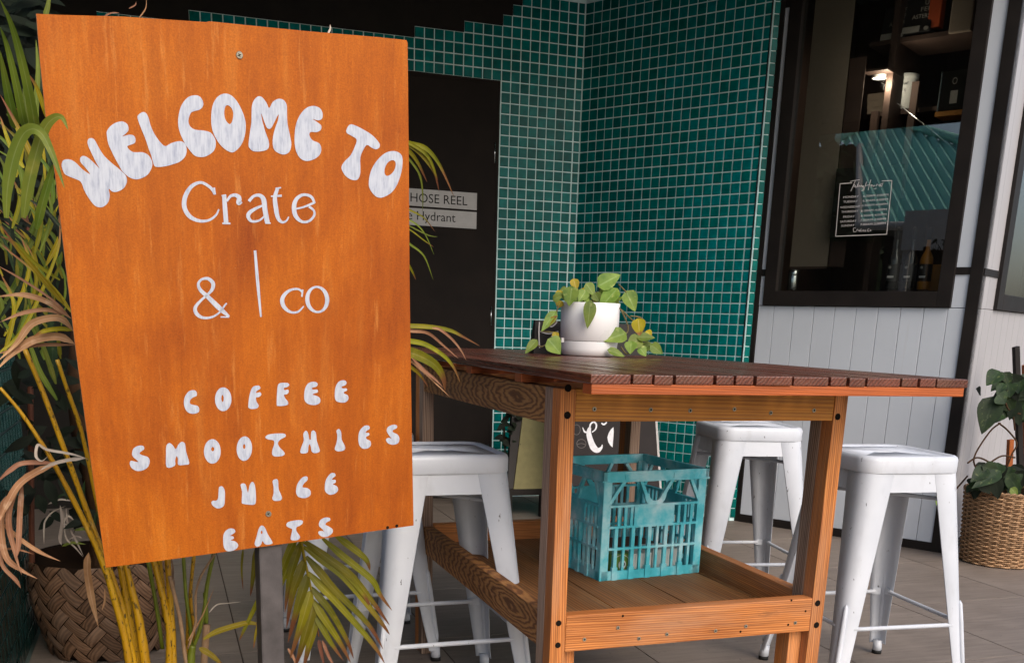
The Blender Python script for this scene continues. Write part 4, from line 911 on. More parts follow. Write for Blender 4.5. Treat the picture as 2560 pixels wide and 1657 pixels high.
LV = [((1560, 250), (1742, 150), 150, -.03, 'pothos'), ((1700, 290), (1548, 455), 150, -.05, 'pothos'), ((1325, 270), (1300, 425), 140, -.05, 'pothos'), ((1480, 395), (1462, 615), 115, -.09, 'pothos'), ((1790, 310), (1870, 470), 150, -.02, 'pothos'),
      ((1450, 240), (1520, 340), 100, -.02, 'pothos'), ((1340, 200), (1365, 300), 80, .0, 'palmyellow'), ((1170, 370), (1240, 340), 70, -.04, 'pothos'), ((1240, 320), (1165, 380), 80, -.03, 'pothos'), ((1440, 300), (1380, 390), 100, -.03, 'pothos'), ((1520, 320), (1560, 390), 90, -.03, 'pothos'),
      ((1180, 480), (1065, 640), 90, -.06, 'pothos'), ((1090, 590), (1200, 500), 70, -.06, 'palmyellow'), ((1130, 715), (1235, 830), 170, -.08, 'pothos'), ((1020, 720), (925, 830), 80, -.09, 'pothos'), ((1770, 660), (1590, 720), 150, -.07, 'pothos'), ((1890, 540), (1900, 680), 120, -.05, 'palmyellow'),
      ((1900, 700), (1790, 790), 130, -.06, 'pothos'), ((1885, 690), (2035, 690), 95, -.06, 'pothos'), ((1640, 800), (1780, 850), 80, -.09, 'pothos'), ((1900, 780), (1960, 850), 100, -.07, 'pothos'), ((2000, 760), (2100, 830), 100, -.06, 'pothos'), ((1960, 640), (2005, 690), 70, -.05, 'palmyellow'), ((1830, 730), (1820, 830), 110, -.07, 'pothos'),
      ((1995, 745), (1900, 820), 90, -.05, 'pothos'), ((1180, 650), (1200, 720), 60, -.05, 'palmyellow'), ((1400, 290), (1470, 330), 60, .02, 'palmyellow'), ((1560, 330), (1640, 300), 90, .01, 'pothos'), ((1280, 360), (1210, 300), 70, .02, 'pothos'), ((1640, 380), (1700, 430), 70, -.03, 'pothos')]
for q in range(26):
    x = 1470+random.gauss(0, 150); y = random.uniform(280, 400); x = min(max(x, 1230), 1720)
    LV.append(((x, y), (x+random.uniform(-70, 70), y+random.uniform(20, 95)), random.uniform(55, 100), random.uniform(-.03, .05), random.choice(['pothos', 'pothos', 'palmyellow'])))
for b, t, wd, dy, mt in LV:
    y = YP+dy*1.05; B, T = at(*S1(*b), y), at(*S1(*t), y-.012)
    mb = MB(); leafmesh(mb, B, T, (CAM-B).normalized()+Z*.35+V((random.uniform(-.35, .35), 0, random.uniform(-.1, .4))), wd*1.12/3.4/FPX*(B-CAM).dot(FW), .3, random.uniform(.02, .12)); mb.build('leaf', mt, pp, smooth=True)
for path, dy in (([(1540, 420), (1560, 300), (1560, 260)], -.02), ([(1700, 430), (1760, 470), (1800, 510), (1850, 550), (1890, 545)], -.03), ([(1640, 420), (1720, 430), (1790, 560), (1800, 640), (1760, 670)], -.05), ([(1720, 240), (1780, 300), (1790, 330)], -.02), ([(1820, 510), (1900, 520), (1950, 560)], -.05), ([(1210, 420), (1190, 500), (1180, 560), (1060, 640)], -.05), ([(1060, 640), (1190, 655), (1200, 700)], -.05), ([(1010, 730), (1060, 770), (1110, 750)], -.07), ([(1500, 410), (1500, 370), (1470, 300)], -.02), ([(1600, 430), (1560, 380), (1530, 300)], -.01), ([(1740, 770), (1790, 830), (1850, 800)], -.07), ([(1450, 420), (1400, 350), (1320, 290)], -.02), ([(1480, 430), (1500, 400), (1480, 395)], -.08)):
    P = smooth_path([at(*S1(x, y), YP+dy) for x, y in path]); MB().tube(P, .0022, 6).build('vine', 'vine', pp, smooth=True)
# menu holder behind the pot
YM = YP+.13
mh = empty('menu_stand', at(1480, 880, YM), 'black menu stand with pale line drawing behind the pot', 'menu stand')
a, b = at(*S1(1000, 800), YM), at(*S1(1975, 585), YM); zt_ = at(*S1(1020, 545), YM).z
MB().hexa([V((a.x, YM, ZT)), V((b.x, YM, ZT)), V((b.x, YM+.05, ZT)), V((a.x, YM+.05, ZT)), V((a.x+.01, YM+.02, zt_)), V((b.x-.005, YM+.02, b.z)), V((b.x-.005, YM+.035, b.z)), V((a.x+.01, YM+.035, zt_))]).build('stand_body', 'black', mh)
mb = MB()
for pts in ([(1050, 560), (1045, 650), (1050, 780)], [(1085, 560), (1150, 600), (1200, 560)], [(1150, 680), (1200, 690)], [(1055, 640), (1130, 660), (1210, 640)]):
    L, R = stroke([(x, y, 9) for x, y in pts]); m = len(L); mb.add([at(*S1(*p), YM-.0005) for p in L+R], [(i, i+1, m+i+1, m+i) for i in range(m-1)])
mb.build('line_drawing', 'whiteprint', mh)

# ------------------------------------------------------------------ orange plywood sign on a steel post
cs = [(91, 37), (1021, 103), (1034, 1316), (264, 1418)]
TL, TR, BR, BL = [V(c) for c in ((-2.475, -3.910, 1.437), (-1.881, -3.841, 1.479), (-1.851, -3.765, .595), (-2.445, -3.834, .553))]
sn = (TR-TL).cross(BL-TL).normalized(); 
if sn.dot(CAM-TL) < 0: sn = -sn
def SG(x, y, d=0): return onplane(x, y, TL+sn*d, sn)
sg = empty('plywood_sign', onplane(690, 1650, TL-sn*.03, sn), 'orange stained plywood welcome sign with white hand lettering on a post', 'sign')
oc = [(90, 35), (150, 38), (305, 42), (515, 56), (523, 54), (760, 78), (940, 93), (1016, 101), (1019, 108), (1022, 400), (1024, 700), (1029, 1050), (1034, 1313), (990, 1319), (760, 1352), (560, 1379), (400, 1401), (264.5, 1418), (241, 1250), (223, 1124), (188, 862), (162, 644), (138, 437), (114, 288), (100, 153), (91, 40)]
mb = MB(); front = [SG(*p) for p in oc]; back = [p-sn*.012 for p in front]; n = len(oc)
mb.add(front+back, [tuple(range(n)), tuple(range(2*n-1, n-1, -1))]); mb.m = 1; mb.add(front+back, [(i, (i+1) % n, n+(i+1) % n, n+i) for i in range(n)])
mb.build('sign_board', ['sign', 'plyedge'], sg)
# post: square steel tube
a0, a1 = onplane(643, 1290, TL-sn*.0130, sn), onplane(706, 1290, TL-sn*.0130, sn); wp = (a1-a0).length*.93; cen = (a0+a1)/2
ez = V((.012, .02, 1)).normalized(); pb = cen-ez*(cen.z/ez.z)
exv = (a1-a0).normalized(); eyv = ez.cross(exv).normalized()
MB().obox(pb-exv*wp/2-ez*.05, exv*wp, eyv*wp, ez*(cen.z+.35)).build('sign_post', 'steel', sg, bevel=.004)
def seg(k):
    return {1: lambda x, y: (x/2.2885, y/2.2885), 2: lambda x, y: (x/2.2885, 600+y/2.2885), 3: lambda x, y: (x/2.6444, 1100+y/2.6444)}[k]
LET = [
(1, [(352,945),(362,918),(395,912),(432,930),(470,968),(516,998),(490,962),(462,930),(458,908),(472,893),(495,898),(530,925),(570,965),(552,935),(525,880),(503,830),(503,800),(520,791),(540,800),(560,835),(590,885),(635,930),(690,975),(722,1010),(725,1045),(705,1080),(665,1099),(640,1095),(622,1080),(628,1120),(620,1155),(600,1178),(572,1187),(540,1175),(505,1130),(480,1085),(470,1055),(455,1035),(420,1020),(375,1000),(360,975)], []),
(1, [(612,780),(612,750),(635,720),(670,700),(705,697),(730,715),(735,745),(720,765),(700,782),(735,772),(762,775),(775,795),(770,820),(740,832),(728,840),(745,862),(770,872),(815,872),(850,890),(870,925),(868,960),(845,1000),(805,1022),(770,1026),(735,1012),(700,980),(680,945),(660,910),(640,870),(620,825)], []),
(1, [(788,680),(790,660),(815,643),(835,648),(850,675),(862,720),(885,770),(915,812),(945,837),(980,820),(1030,808),(1060,825),(1068,860),(1060,895),(1030,925),(985,942),(940,953),(890,955),(876,930),(865,890),(850,850),(830,790),(805,730)], []),
(1, [(1020,720),(1022,660),(1040,600),(1075,558),(1115,546),(1145,555),(1162,585),(1160,610),(1140,630),(1110,637),(1090,650),(1078,690),(1085,720),(1105,738),(1130,745),(1165,748),(1205,760),(1230,795),(1235,830),(1222,865),(1190,890),(1155,900),(1115,892),(1085,860),(1060,825),(1035,775)], []),
(1, [(1208,680),(1215,610),(1240,560),(1280,537),(1320,545),(1355,580),(1385,635),(1405,700),(1402,770),(1380,830),(1340,870),(1310,868),(1270,840),(1240,800),(1215,745)], [[(1283,640),(1290,610),(1305,603),(1325,620),(1335,650),(1330,690),(1315,712),(1295,695),(1285,670)]]),
(1, [(1422,830),(1428,770),(1438,700),(1440,620),(1450,580),(1475,553),(1500,558),(1525,590),(1540,620),(1560,585),(1590,567),(1620,572),(1640,600),(1642,650),(1645,710),(1660,780),(1667,830),(1655,870),(1625,885),(1590,875),(1565,850),(1560,800),(1572,740),(1590,690),(1593,655),(1570,700),(1550,735),(1530,735),(1515,705),(1495,650),(1500,690),(1520,760),(1538,810),(1535,850),(1500,866),(1450,866),(1430,850)], []),
(1, [(1685,790),(1690,730),(1705,680),(1730,640),(1760,615),(1795,607),(1830,620),(1846,650),(1842,680),(1820,690),(1788,682),(1815,700),(1838,720),(1835,745),(1810,757),(1775,757),(1772,780),(1790,805),(1825,820),(1838,850),(1830,885),(1800,910),(1760,922),(1725,912),(1700,880),(1688,840)], []),
(1, [(1983,760),(1985,735),(2003,713),(2030,718),(2075,740),(2130,775),(2170,820),(2170,845),(2150,855),(2125,845),(2100,830),(2080,855),(2062,900),(2062,960),(2060,1000),(2045,1028),(2015,1030),(1980,1010),(1957,975),(1955,950),(1975,920),(2005,890),(2030,840),(2040,800),(2015,780)], []),
(1, [(2110,1040),(2120,985),(2145,935),(2185,890),(2225,868),(2270,868),(2300,895),(2302,950),(2290,1010),(2265,1070),(2230,1110),(2180,1132),(2145,1120),(2115,1080)], [[(2203,1000),(2200,970),(2215,935),(2240,917),(2262,925),(2262,960),(2245,990),(2220,1007)]]),
(2, [(1052,930),(1058,895),(1080,865),(1110,858),(1125,870),(1125,890),(1105,900),(1088,915),(1088,935),(1105,942),(1130,948),(1140,965),(1135,985),(1105,993),(1075,985),(1058,960)], []),
(2, ell(1277,910,47,68), [ell(1273,905,7,20)]),
(2, [(1420,950),(1425,900),(1435,860),(1450,837),(1480,832),(1490,848),(1470,862),(1465,875),(1488,870),(1495,885),(1480,898),(1465,900),(1468,925),(1480,945),(1470,962),(1440,966),(1424,960)], []),
(2, [(1583,940),(1585,870),(1590,830),(1605,817),(1645,817),(1655,830),(1640,842),(1625,845),(1628,858),(1648,855),(1652,870),(1640,882),(1625,885),(1632,905),(1648,925),(1645,942),(1615,948),(1590,948)], []),
(2, [(1740,900),(1745,850),(1765,818),(1800,810),(1818,822),(1810,838),(1785,845),(1790,855),(1815,855),(1818,870),(1795,878),(1790,885),(1815,892),(1832,908),(1830,930),(1805,943),(1770,940),(1748,925)], []),
(2, [(1915,890),(1920,840),(1940,808),(1970,802),(1983,815),(1975,830),(1955,838),(1960,848),(1982,848),(1985,860),(1968,868),(1970,878),(1990,888),(1993,910),(1975,928),(1945,928),(1922,918)], []),
(2, [(755,1220),(765,1190),(795,1175),(820,1178),(825,1195),(808,1208),(798,1220),(815,1230),(845,1240),(857,1262),(848,1295),(820,1315),(785,1320),(755,1305),(742,1280),(748,1262),(770,1265),(790,1268),(780,1255),(762,1240)], []),
(2, [(953,1298),(950,1220),(952,1175),(970,1160),(990,1175),(1005,1195),(1020,1170),(1040,1153),(1058,1165),(1065,1210),(1083,1275),(1060,1284),(1020,1285),(1018,1250),(1010,1235),(1002,1260),(1000,1290)], []),
(2, ell(1215,1208,48,70), [ell(1217,1195,9,12)]), (2, ell(1398,1192,44,70,3), [ell(1397,1180,7,14)]),
(2, [(1518,1128),(1535,1112),(1590,1105),(1630,1108),(1632,1125),(1605,1140),(1590,1160),(1600,1185),(1628,1215),(1620,1232),(1580,1238),(1558,1228),(1558,1200),(1568,1170),(1565,1145),(1535,1140)], []),
(2, [(1718,1215),(1725,1180),(1738,1145),(1735,1110),(1748,1090),(1760,1098),(1767,1122),(1771,1140),(1778,1139),(1779,1118),(1782,1095),(1795,1088),(1808,1105),(1812,1145),(1825,1185),(1828,1210),(1800,1218),(1783,1208),(1778,1180),(1771,1166),(1765,1182),(1761,1212),(1740,1220)], []),
(2, [(1915,1195),(1925,1160),(1930,1120),(1925,1090),(1940,1080),(1952,1100),(1955,1140),(1970,1170),(1975,1190),(1965,1203),(1935,1208)], []),
(2, [(2050,1130),(2058,1090),(2085,1062),(2110,1062),(2115,1078),(2098,1090),(2092,1102),(2110,1102),(2112,1115),(2095,1125),(2098,1138),(2118,1148),(2122,1172),(2105,1190),(2075,1192),(2055,1170)], []),
(2, [(2212,1090),(2220,1068),(2250,1055),(2270,1060),(2270,1075),(2250,1085),(2248,1098),(2275,1112),(2285,1135),(2278,1160),(2250,1170),(2220,1162),(2208,1140),(2225,1130),(2240,1135),(2225,1115)], []),
(3, [(1397,415),(1405,400),(1430,398),(1442,380),(1445,330),(1450,308),(1470,305),(1485,330),(1487,380),(1483,425),(1465,445),(1435,450),(1410,435)], []),
(3, [(1598,410),(1600,340),(1590,295),(1605,285),(1622,290),(1632,318),(1639,345),(1645,318),(1652,292),(1665,275),(1680,285),(1690,330),(1692,400),(1680,425),(1640,425),(1610,420)], []),
(3, [(1800,385),(1808,350),(1808,305),(1802,270),(1820,257),(1838,265),(1842,320),(1858,360),(1865,385),(1850,398),(1815,400)], []),
(3, [(1957,330),(1968,285),(2000,245),(2030,240),(2033,262),(2010,285),(2000,310),(2030,315),(2053,335),(2050,365),(2015,382),(1975,375),(1960,355)], []),
(3, [(2147,310),(2155,260),(2185,220),(2212,218),(2218,235),(2200,250),(2195,260),(2218,262),(2218,280),(2200,290),(2228,305),(2235,330),(2215,352),(2180,360),(2152,340)], []),
(3, [(1475,660),(1480,615),(1510,585),(1545,585),(1555,605),(1535,622),(1522,632),(1542,635),(1545,650),(1525,660),(1555,668),(1575,690),(1565,715),(1535,730),(1500,732),(1480,705)], []),
(3, [(1683,685),(1695,640),(1710,585),(1728,563),(1750,575),(1770,620),(1798,665),(1800,682),(1770,690),(1750,685),(1735,665),(1725,690),(1700,704)], [ell(1730,608,6,11)]),
(3, [(1893,565),(1905,540),(1960,528),(1998,530),(2000,550),(1980,565),(1960,575),(1960,600),(1983,635),(1975,655),(1945,662),(1922,655),(1925,625),(1932,590),(1918,580)], []),
(3, [(2108,550),(2120,525),(2150,510),(2180,513),(2182,530),(2160,542),(2152,558),(2175,570),(2200,590),(2195,615),(2160,638),(2125,635),(2105,615),(2110,600),(2135,600),(2145,608),(2130,585),(2112,570)], []),
]
for k, outer, holes in LET:
    cv = seg(k); o_ = [cv(*p) for p in closed(outer, 3)]; hs = [[cv(*p) for p in closed(h_, 2)] for h_ in holes]
    mb = MB(); mb.poly(o_, hs, lambda x, y, d: SG(x, y, d), .0007); mb.build('painted_letter', 'paint', sg)
STR = [
(1, [[(1228,1112,12),(1205,1075,16),(1150,1045,16),(1095,1068,22),(1060,1125,26),(1055,1185,26),(1085,1238,24),(1140,1264,18),(1195,1260,14),(1235,1232,12),(1252,1198,8)], [(1224,1074,12),(1230,1114,12)]]),
(1, [[(1282,1115,24),(1288,1200,26),(1294,1278,26)], [(1272,1278,10),(1318,1279,10)], [(1268,1121,9),(1292,1118,12)], [(1298,1152,12),(1318,1124,16),(1346,1117,20),(1368,1132,26),(1366,1162,26),(1386,1158,6)]]),
(1, [[(1424,1152,18),(1450,1124,16),(1484,1118,20),(1508,1142,28),(1516,1200,28),(1530,1276,28)], [(1515,1172,10),(1470,1190,16),(1430,1215,22),(1420,1240,22),(1440,1266,15),(1482,1262,12),(1515,1235,9)], [(1518,1277,8),(1549,1277,8)]]),
(1, [[(1590,1075,18),(1573,1130,24),(1580,1200,26),(1592,1250,22),(1615,1272,14),(1640,1262,10),(1652,1240,7)], [(1550,1124,8),(1612,1120,14)], [(1576,1080,10),(1608,1074,8)]]),
(1, [[(1690,1196,9),(1740,1184,11),(1798,1160,14)], [(1800,1164,14),(1780,1126,16),(1735,1115,16),(1696,1140,22),(1682,1186,26),(1692,1236,24),(1726,1268,16),(1766,1266,14),(1796,1236,14),(1796,1206,12),(1768,1182,14)]]),
(2, [[(1311,438,12),(1256,390,28),(1190,326,24),(1146,285,20),(1135,250,16),(1155,225,14),(1190,221,18),(1218,246,22),(1215,280,20),(1190,310,14),(1150,345,14),(1118,385,20),(1124,420,22),(1160,444,16),(1215,440,12),(1260,410,10),(1285,375,10),(1297,361,8)], [(1262,440,8),(1312,440,8)]]),
(2, [[(1459,60,15),(1475,250,18),(1493,440,10)]]),
(2, [[(1733,300,12),(1706,281,12),(1665,285,14),(1630,310,20),(1614,345,24),(1627,385,22),(1663,412,14),(1705,410,12),(1738,378,7)], [(1732,283,10),(1727,325,10)]]),
]
for k, strokes in STR:
    cv = seg(k); mb = MB()
    for st_i, pts in enumerate(strokes):
        L, R = stroke(pts); o_ = [cv(*p) for p in L]+[cv(*p) for p in reversed(R)]; m = len(L); dpt = .0006+.00012*st_i
        vs = [SG(*cv(*p), dpt) for p in L+R]+[SG(*cv(*p), 0) for p in L+R]
        fs = [(i, i+1, m+i+1, m+i) for i in range(m-1)]+[(i, i+1, 2*m+i+1, 2*m+i) for i in range(m-1)]+[(m+i, m+i+1, 3*m+i+1, 3*m+i) for i in range(m-1)]
        mb.add(vs, fs)
    mb.build('painted_letter', 'paint', sg)
mb = MB(); cv = seg(2); mb.poly([cv(*p) for p in ell(1815, 340, 69, 78, -6, 36)], [[cv(*p) for p in ell(1815, 340, 45, 66, -6, 36)]], lambda x, y, d: SG(x, y, d), .0007); mb.build('painted_letter', 'paint', sg)
for x, y in ((598.6, 138.5), (671, 1284)):
    s_ = disc('sign_screw', SG(x, y, .0002), sn, .0060, 'screw', sg, .0016)
    q = MB(); Pq = SG(x, y, .0021)
    for ang in (20, 110):
        dd = (TR-TL).normalized()*math.cos(rad(ang))+(TL-BL).normalized()*math.sin(rad(ang)); ee = sn.cross(dd)
        q.add([Pq-dd*.0032-ee*.0006, Pq+dd*.0032-ee*.0006, Pq+dd*.0032+ee*.0006, Pq-dd*.0032+ee*.0006], [(0, 1, 2, 3)])
    q.build('screw_slot', 'hole', s_)
for x, y in ((969, 1318), (992, 1314)): disc('edge_notch', SG(x, y, .0002), sn, .0033, 'hole', sg, .0003)

# ------------------------------------------------------------------ A-frame boards against the mosaic wall
def panel4(name, pts, th, n, mat, parent): 
    n = V(n).normalized(); pts = [V(p) for p in pts]; return MB().hexa([pts[0], pts[1], pts[1]+n*th, pts[0]+n*th, pts[3], pts[2], pts[2]+n*th, pts[3]+n*th]).build(name, mat, parent, bevel=.002)
Yk = -.62
def ap_(x, y, Y): return at(x, y, Y)
kb = empty('olive_board', V((ap_(1320, 1225, Yk).x, Yk, 0)), 'olive faced easel board leaning beside the mosaic corner under the table', 'easel board')
q = [ap_(1284, 1222, Yk-.05), ap_(1365, 1222, Yk-.05), ap_(1380, 1000, Yk+.12), ap_(1312, 1000, Yk+.12)]
panel4('board_face', q, .02, (0, 1, 0), 'khaki', kb)
q2 = [ap_(1268, 1222, Yk-.05), ap_(1283, 1222, Yk-.05), ap_(1311, 1000, Yk+.12), ap_(1282, 1000, Yk+.12)]; panel4('frame_side', q2, .03, (0, 1, 0), 'black', kb)
zf = q[0].z; a, b = q2[0], q[1]; MB().obox(V((a.x, a.y-.002, zf-.035)), V((b.x-a.x, 0, 0)), V((0, .03, 0)), V((0, 0, .034))).build('frame_base', 'black', kb)
for x_ in (a.x, b.x-.03): MB().box((x_, a.y, 0), (x_+.03, a.y+.028, zf-.036)).build('leg', 'black', kb)
bush = empty('shaded_plant', ap_(1260, 1180, -.5)*1.0, 'dark leafy plant in shade left of the olive board', 'plant'); bush.location.z = .0; WM[bush.name] = Matrix.Translation(bush.location)
for k in range(26):
    P = ap_(1268+random.uniform(-12, 26), 1050+random.uniform(-30, 95), -.55+random.uniform(-.05, .05)); d_ = V((random.uniform(-1, 1), random.uniform(-.6, .2), random.uniform(-.8, .6))).normalized()*.05
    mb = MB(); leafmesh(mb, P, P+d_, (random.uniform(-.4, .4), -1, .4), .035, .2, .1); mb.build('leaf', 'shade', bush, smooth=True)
MB().tube([(bush.location.x, bush.location.y, 0), (bush.location.x+.01, bush.location.y, .25), (bush.location.x-.01, bush.location.y, .5)], .006, 6).build('stem', 'bark', bush)
Yc = -.95
ch = empty('chalkboard_sign', V((ap_(1500, 1150, Yc).x, Yc, 0)), 'black chalkboard A-frame with white script behind the crate', 'chalkboard')
q = [V((ap_(1420, 1130, Yc).x, Yc-.05, .02)), V((ap_(1660, 1130, Yc).x, Yc-.05, .02)), None, None]
zt2 = .80; q[2] = V((q[1].x-.04, Yc+.10, zt2)); q[3] = V((q[0].x+.02, Yc+.10, zt2)); cn = (q[1]-q[0]).cross(q[3]-q[0]).normalized()
if cn.y > 0: cn = -cn
panel4('writing_panel', q, .016, -cn, 'chalkboard', ch)
qb = [p+V((0, .30, 0)) for p in q[:2]]+[q[2]+V((0, .02, 0)), q[3]+V((0, .02, 0))]; panel4('rear_panel', qb, .014, (0, 1, 0), 'chalkboard', ch)
S5c = lambda x, y: (1380+x/3.5, 1040+y/3.5)
CK = lambda x, y: onplane(*S5c(x, y), q[0]+cn*.0006, cn)
mb = MB(); 
for pts in ([(268, 98, 6), (285, 135, 14), (310, 140, 14)], [(330, 100, 26), (322, 150, 42), (340, 220, 50), (365, 275, 56), (400, 298, 44), (432, 275, 20), (440, 248, 6)], [(330, 105, 14), (338, 70, 14), (365, 50, 14), (388, 75, 14), (380, 115, 12), (350, 140, 8)], [(432, 60, 10), (455, 72, 16), (480, 52, 10)]):
    L, R = stroke(pts); m = len(L); mb.add([CK(*p) for p in L+R], [(i, i+1, m+i+1, m+i) for i in range(m-1)])
pts = [(538, 95), (515, 115), (495, 150), (485, 185), (492, 225), (510, 255), (530, 272), (536, 200), (540, 140)]; mb.add([CK(*p) for p in pts], [tuple(range(9))]); mb.build('chalk_script', 'chalk', ch)
mb = MB()
for e_ in (ell(257, 240, 40, 38), ell(215, 118, 32, 44)):
    L, R = stroke([(*p, 5) for p in e_+e_[:1]]); m = len(L); mb.add([CK(*p) for p in L+R], [(i, i+1, m+i+1, m+i) for i in range(m-1)])
L, R = stroke([(220, 248, 5), (255, 238, 5), (297, 250, 5)]); m = len(L); mb.add([CK(*p) for p in L+R], [(i, i+1, m+i+1, m+i) for i in range(m-1)]); mb.build('bean_doodle', 'chalkdim', ch)
MB().obox(q[1]-V((.012, 0, 0))+cn*.002, V((.012, 0, 0)), -cn*.02, q[2]-q[1]).build('edge_strip', 'plate', ch)

# ------------------------------------------------------------------ palm clump behind and around the sign
def blade(mb, pts, width, facing=None, n=5, prof='leaf', fold=.25):
    P = smooth_path(pts, n); m = len(P); vs, us, ts, fs = [], [], [], []
    for i, p in enumerate(P):
        t = i/(m-1); d = (P[min(i+1, m-1)]-P[max(i-1, 0)]).normalized(); f = facing if facing else (CAM-p).normalized()+Z*.25
        f = (f-d*f.dot(d)).normalized(); s_ = d.cross(f)
        if prof == 'leaf': wv = min(1, .35+t*3.2)*(1-t**2.6)**.9
        elif prof == 'tip': wv = 1-t**1.8
        else: wv = min(1, t*5)*min(1, (1-t)*3.2)
        wv = max(wv, .03)*width/2
        for a in (-1, -.5, 0, .5, 1): vs.append(p+s_*(wv*a)+f*(fold*wv*abs(a))); us.append(abs(a)); ts.append(t)
    for i in range(m-1):
        for k in range(4): fs.append((i*5+k, i*5+k+1, (i+1)*5+k+1, (i+1)*5+k))
    mb.add(vs, fs, us, ts)
def dpx(P): return (P-CAM).dot(FW)/FPX
palm = empty('palm_clump', (-2.33, -3.5, 0), 'golden cane palm clump growing behind the orange sign', 'palm')
MB().lathe([(0, 0), (.13, 0), (.16, .16), (.165, .165), (.15, .165), (.145, .14), (0, .14)], 32, (-2.33, -3.5, 0)).build('nursery_pot', 'ink', palm, smooth=True)
def pb_(pts, Y0, Y1, wpx, mat, name='leaf_blade', prof='leaf', fold=.25, facing=None):
    m = len(pts); W = [at(x, y, Y0+(Y1-Y0)*i/(m-1)) for i, (x, y) in enumerate(pts)]
    mb = MB(); blade(mb, W, wpx*dpx(W[m//2]), facing, 5, prof, fold); return mb.build(name, mat, palm, smooth=True)
def stem_(pts, Y0, Y1, rpx, mat, name='cane'):
    m = len(pts); W = smooth_path([at(x, y, Y0+(Y1-Y0)*i/(m-1)) for i, (x, y) in enumerate(pts)], 4); k = len(W)
    r = rpx if isinstance(rpx, tuple) else (rpx, rpx); return MB().tube(W, [(r[0]+(r[1]-r[0])*i/(k-1))*dpx(p)*(1+.05*math.sin(i*1.7)) for i, p in enumerate(W)], 10).build(name, mat, palm, smooth=True)
# broad leaves, upper left
for pts, wd, mt, y0, y1 in (([(91,345),(86,309),(73,236),(50,136),(27,59),(0,0)], 25, 'palmgreen', -3.45, -3.6), ([(64,318),(57,295),(41,214),(18,118),(0,68)], 21, 'palmgreen', -3.42, -3.55), ([(40,320),(32,290),(14,205),(0,127)], 25, 'palmgreen', -3.4, -3.5), ([(122,300),(111,273),(91,218),(68,182)], 13, 'palmyellow', -3.45, -3.5),
        ([(16,545),(18,477),(32,400),(55,341),(80,323),(105,336),(125,373),(145,423),(161,470)], 31, 'palmgreen', -3.95, -4.0), ([(59,545),(68,477),(86,400),(109,327),(132,298),(155,295),(170,325)], 30, 'palmgreen', -3.94, -3.98), ([(91,573),(105,514),(127,436),(136,409)], 22, 'palmgreen', -3.55, -3.6),
        ([(95,420),(68,364),(45,318),(0,236)], 14, 'palmyellow', -3.5, -3.5), ([(60,420),(27,368),(0,290)], 13, 'palmyellow', -3.5, -3.5), ([(70,345),(66,290),(62,240),(64,180)], 17, 'palmgreen', -3.4, -3.4), ([(88,330),(90,260),(95,180),(90,100)], 15, 'palmgreen', -3.3, -3.3), ([(85,285),(98,220),(108,160),(122,90)], 16, 'pothosdark', -3.2, -3.2), ([(112,40),(119,20),(127,-30)], 13, 'palmgreen', -3.7, -3.7),
        ([(0,880),(60,820),(140,640),(150,560)], 10, 'palmyellow', -3.5, -3.45), ([(160,760),(110,700),(50,630),(0,560)], 13, 'palmyellow', -3.55, -3.6), ([(170,770),(120,720),(60,640),(20,600)], 8, 'palm', -3.5, -3.5), ([(178,780),(140,730),(100,690),(0,610)], 12, 'palmyellow', -3.5, -3.5), ([(150,700),(90,660),(40,610),(0,590)], 10, 'palm', -3.45, -3.5), ([(140,960),(120,900),(85,800),(60,700)], 13, 'palmgreen', -3.4, -3.4), ([(135,950),(132,900),(128,820),(122,760)], 26, 'pothosdark', -3.3, -3.3), ([(143,1000),(100,930),(78,870),(60,830)], 14, 'palmgreen', -3.45, -3.45)):
    pb_(pts, y0, y1, wd, mt)
for k in range(105):      # thinner blades filling the clump at the left
    x = random.uniform(-10, 165); y = random.uniform(430, 900); a = random.uniform(-2.4, -1.0); L_p = random.uniform(120, 260); yy = random.uniform(-3.35, -3.05)
    p0 = (x, y); p1 = (x+math.cos(a)*L_p*.5, y+math.sin(a)*L_p*.5); p2 = (x+math.cos(a-.25)*L_p, y+math.sin(a)*L_p*.86)
    pb_([p0, p1, p2], yy, yy, random.uniform(6, 13), random.choice(['palmgreen', 'palm', 'palmgreen', 'palmyellow', 'pothosdark', 'shade']))
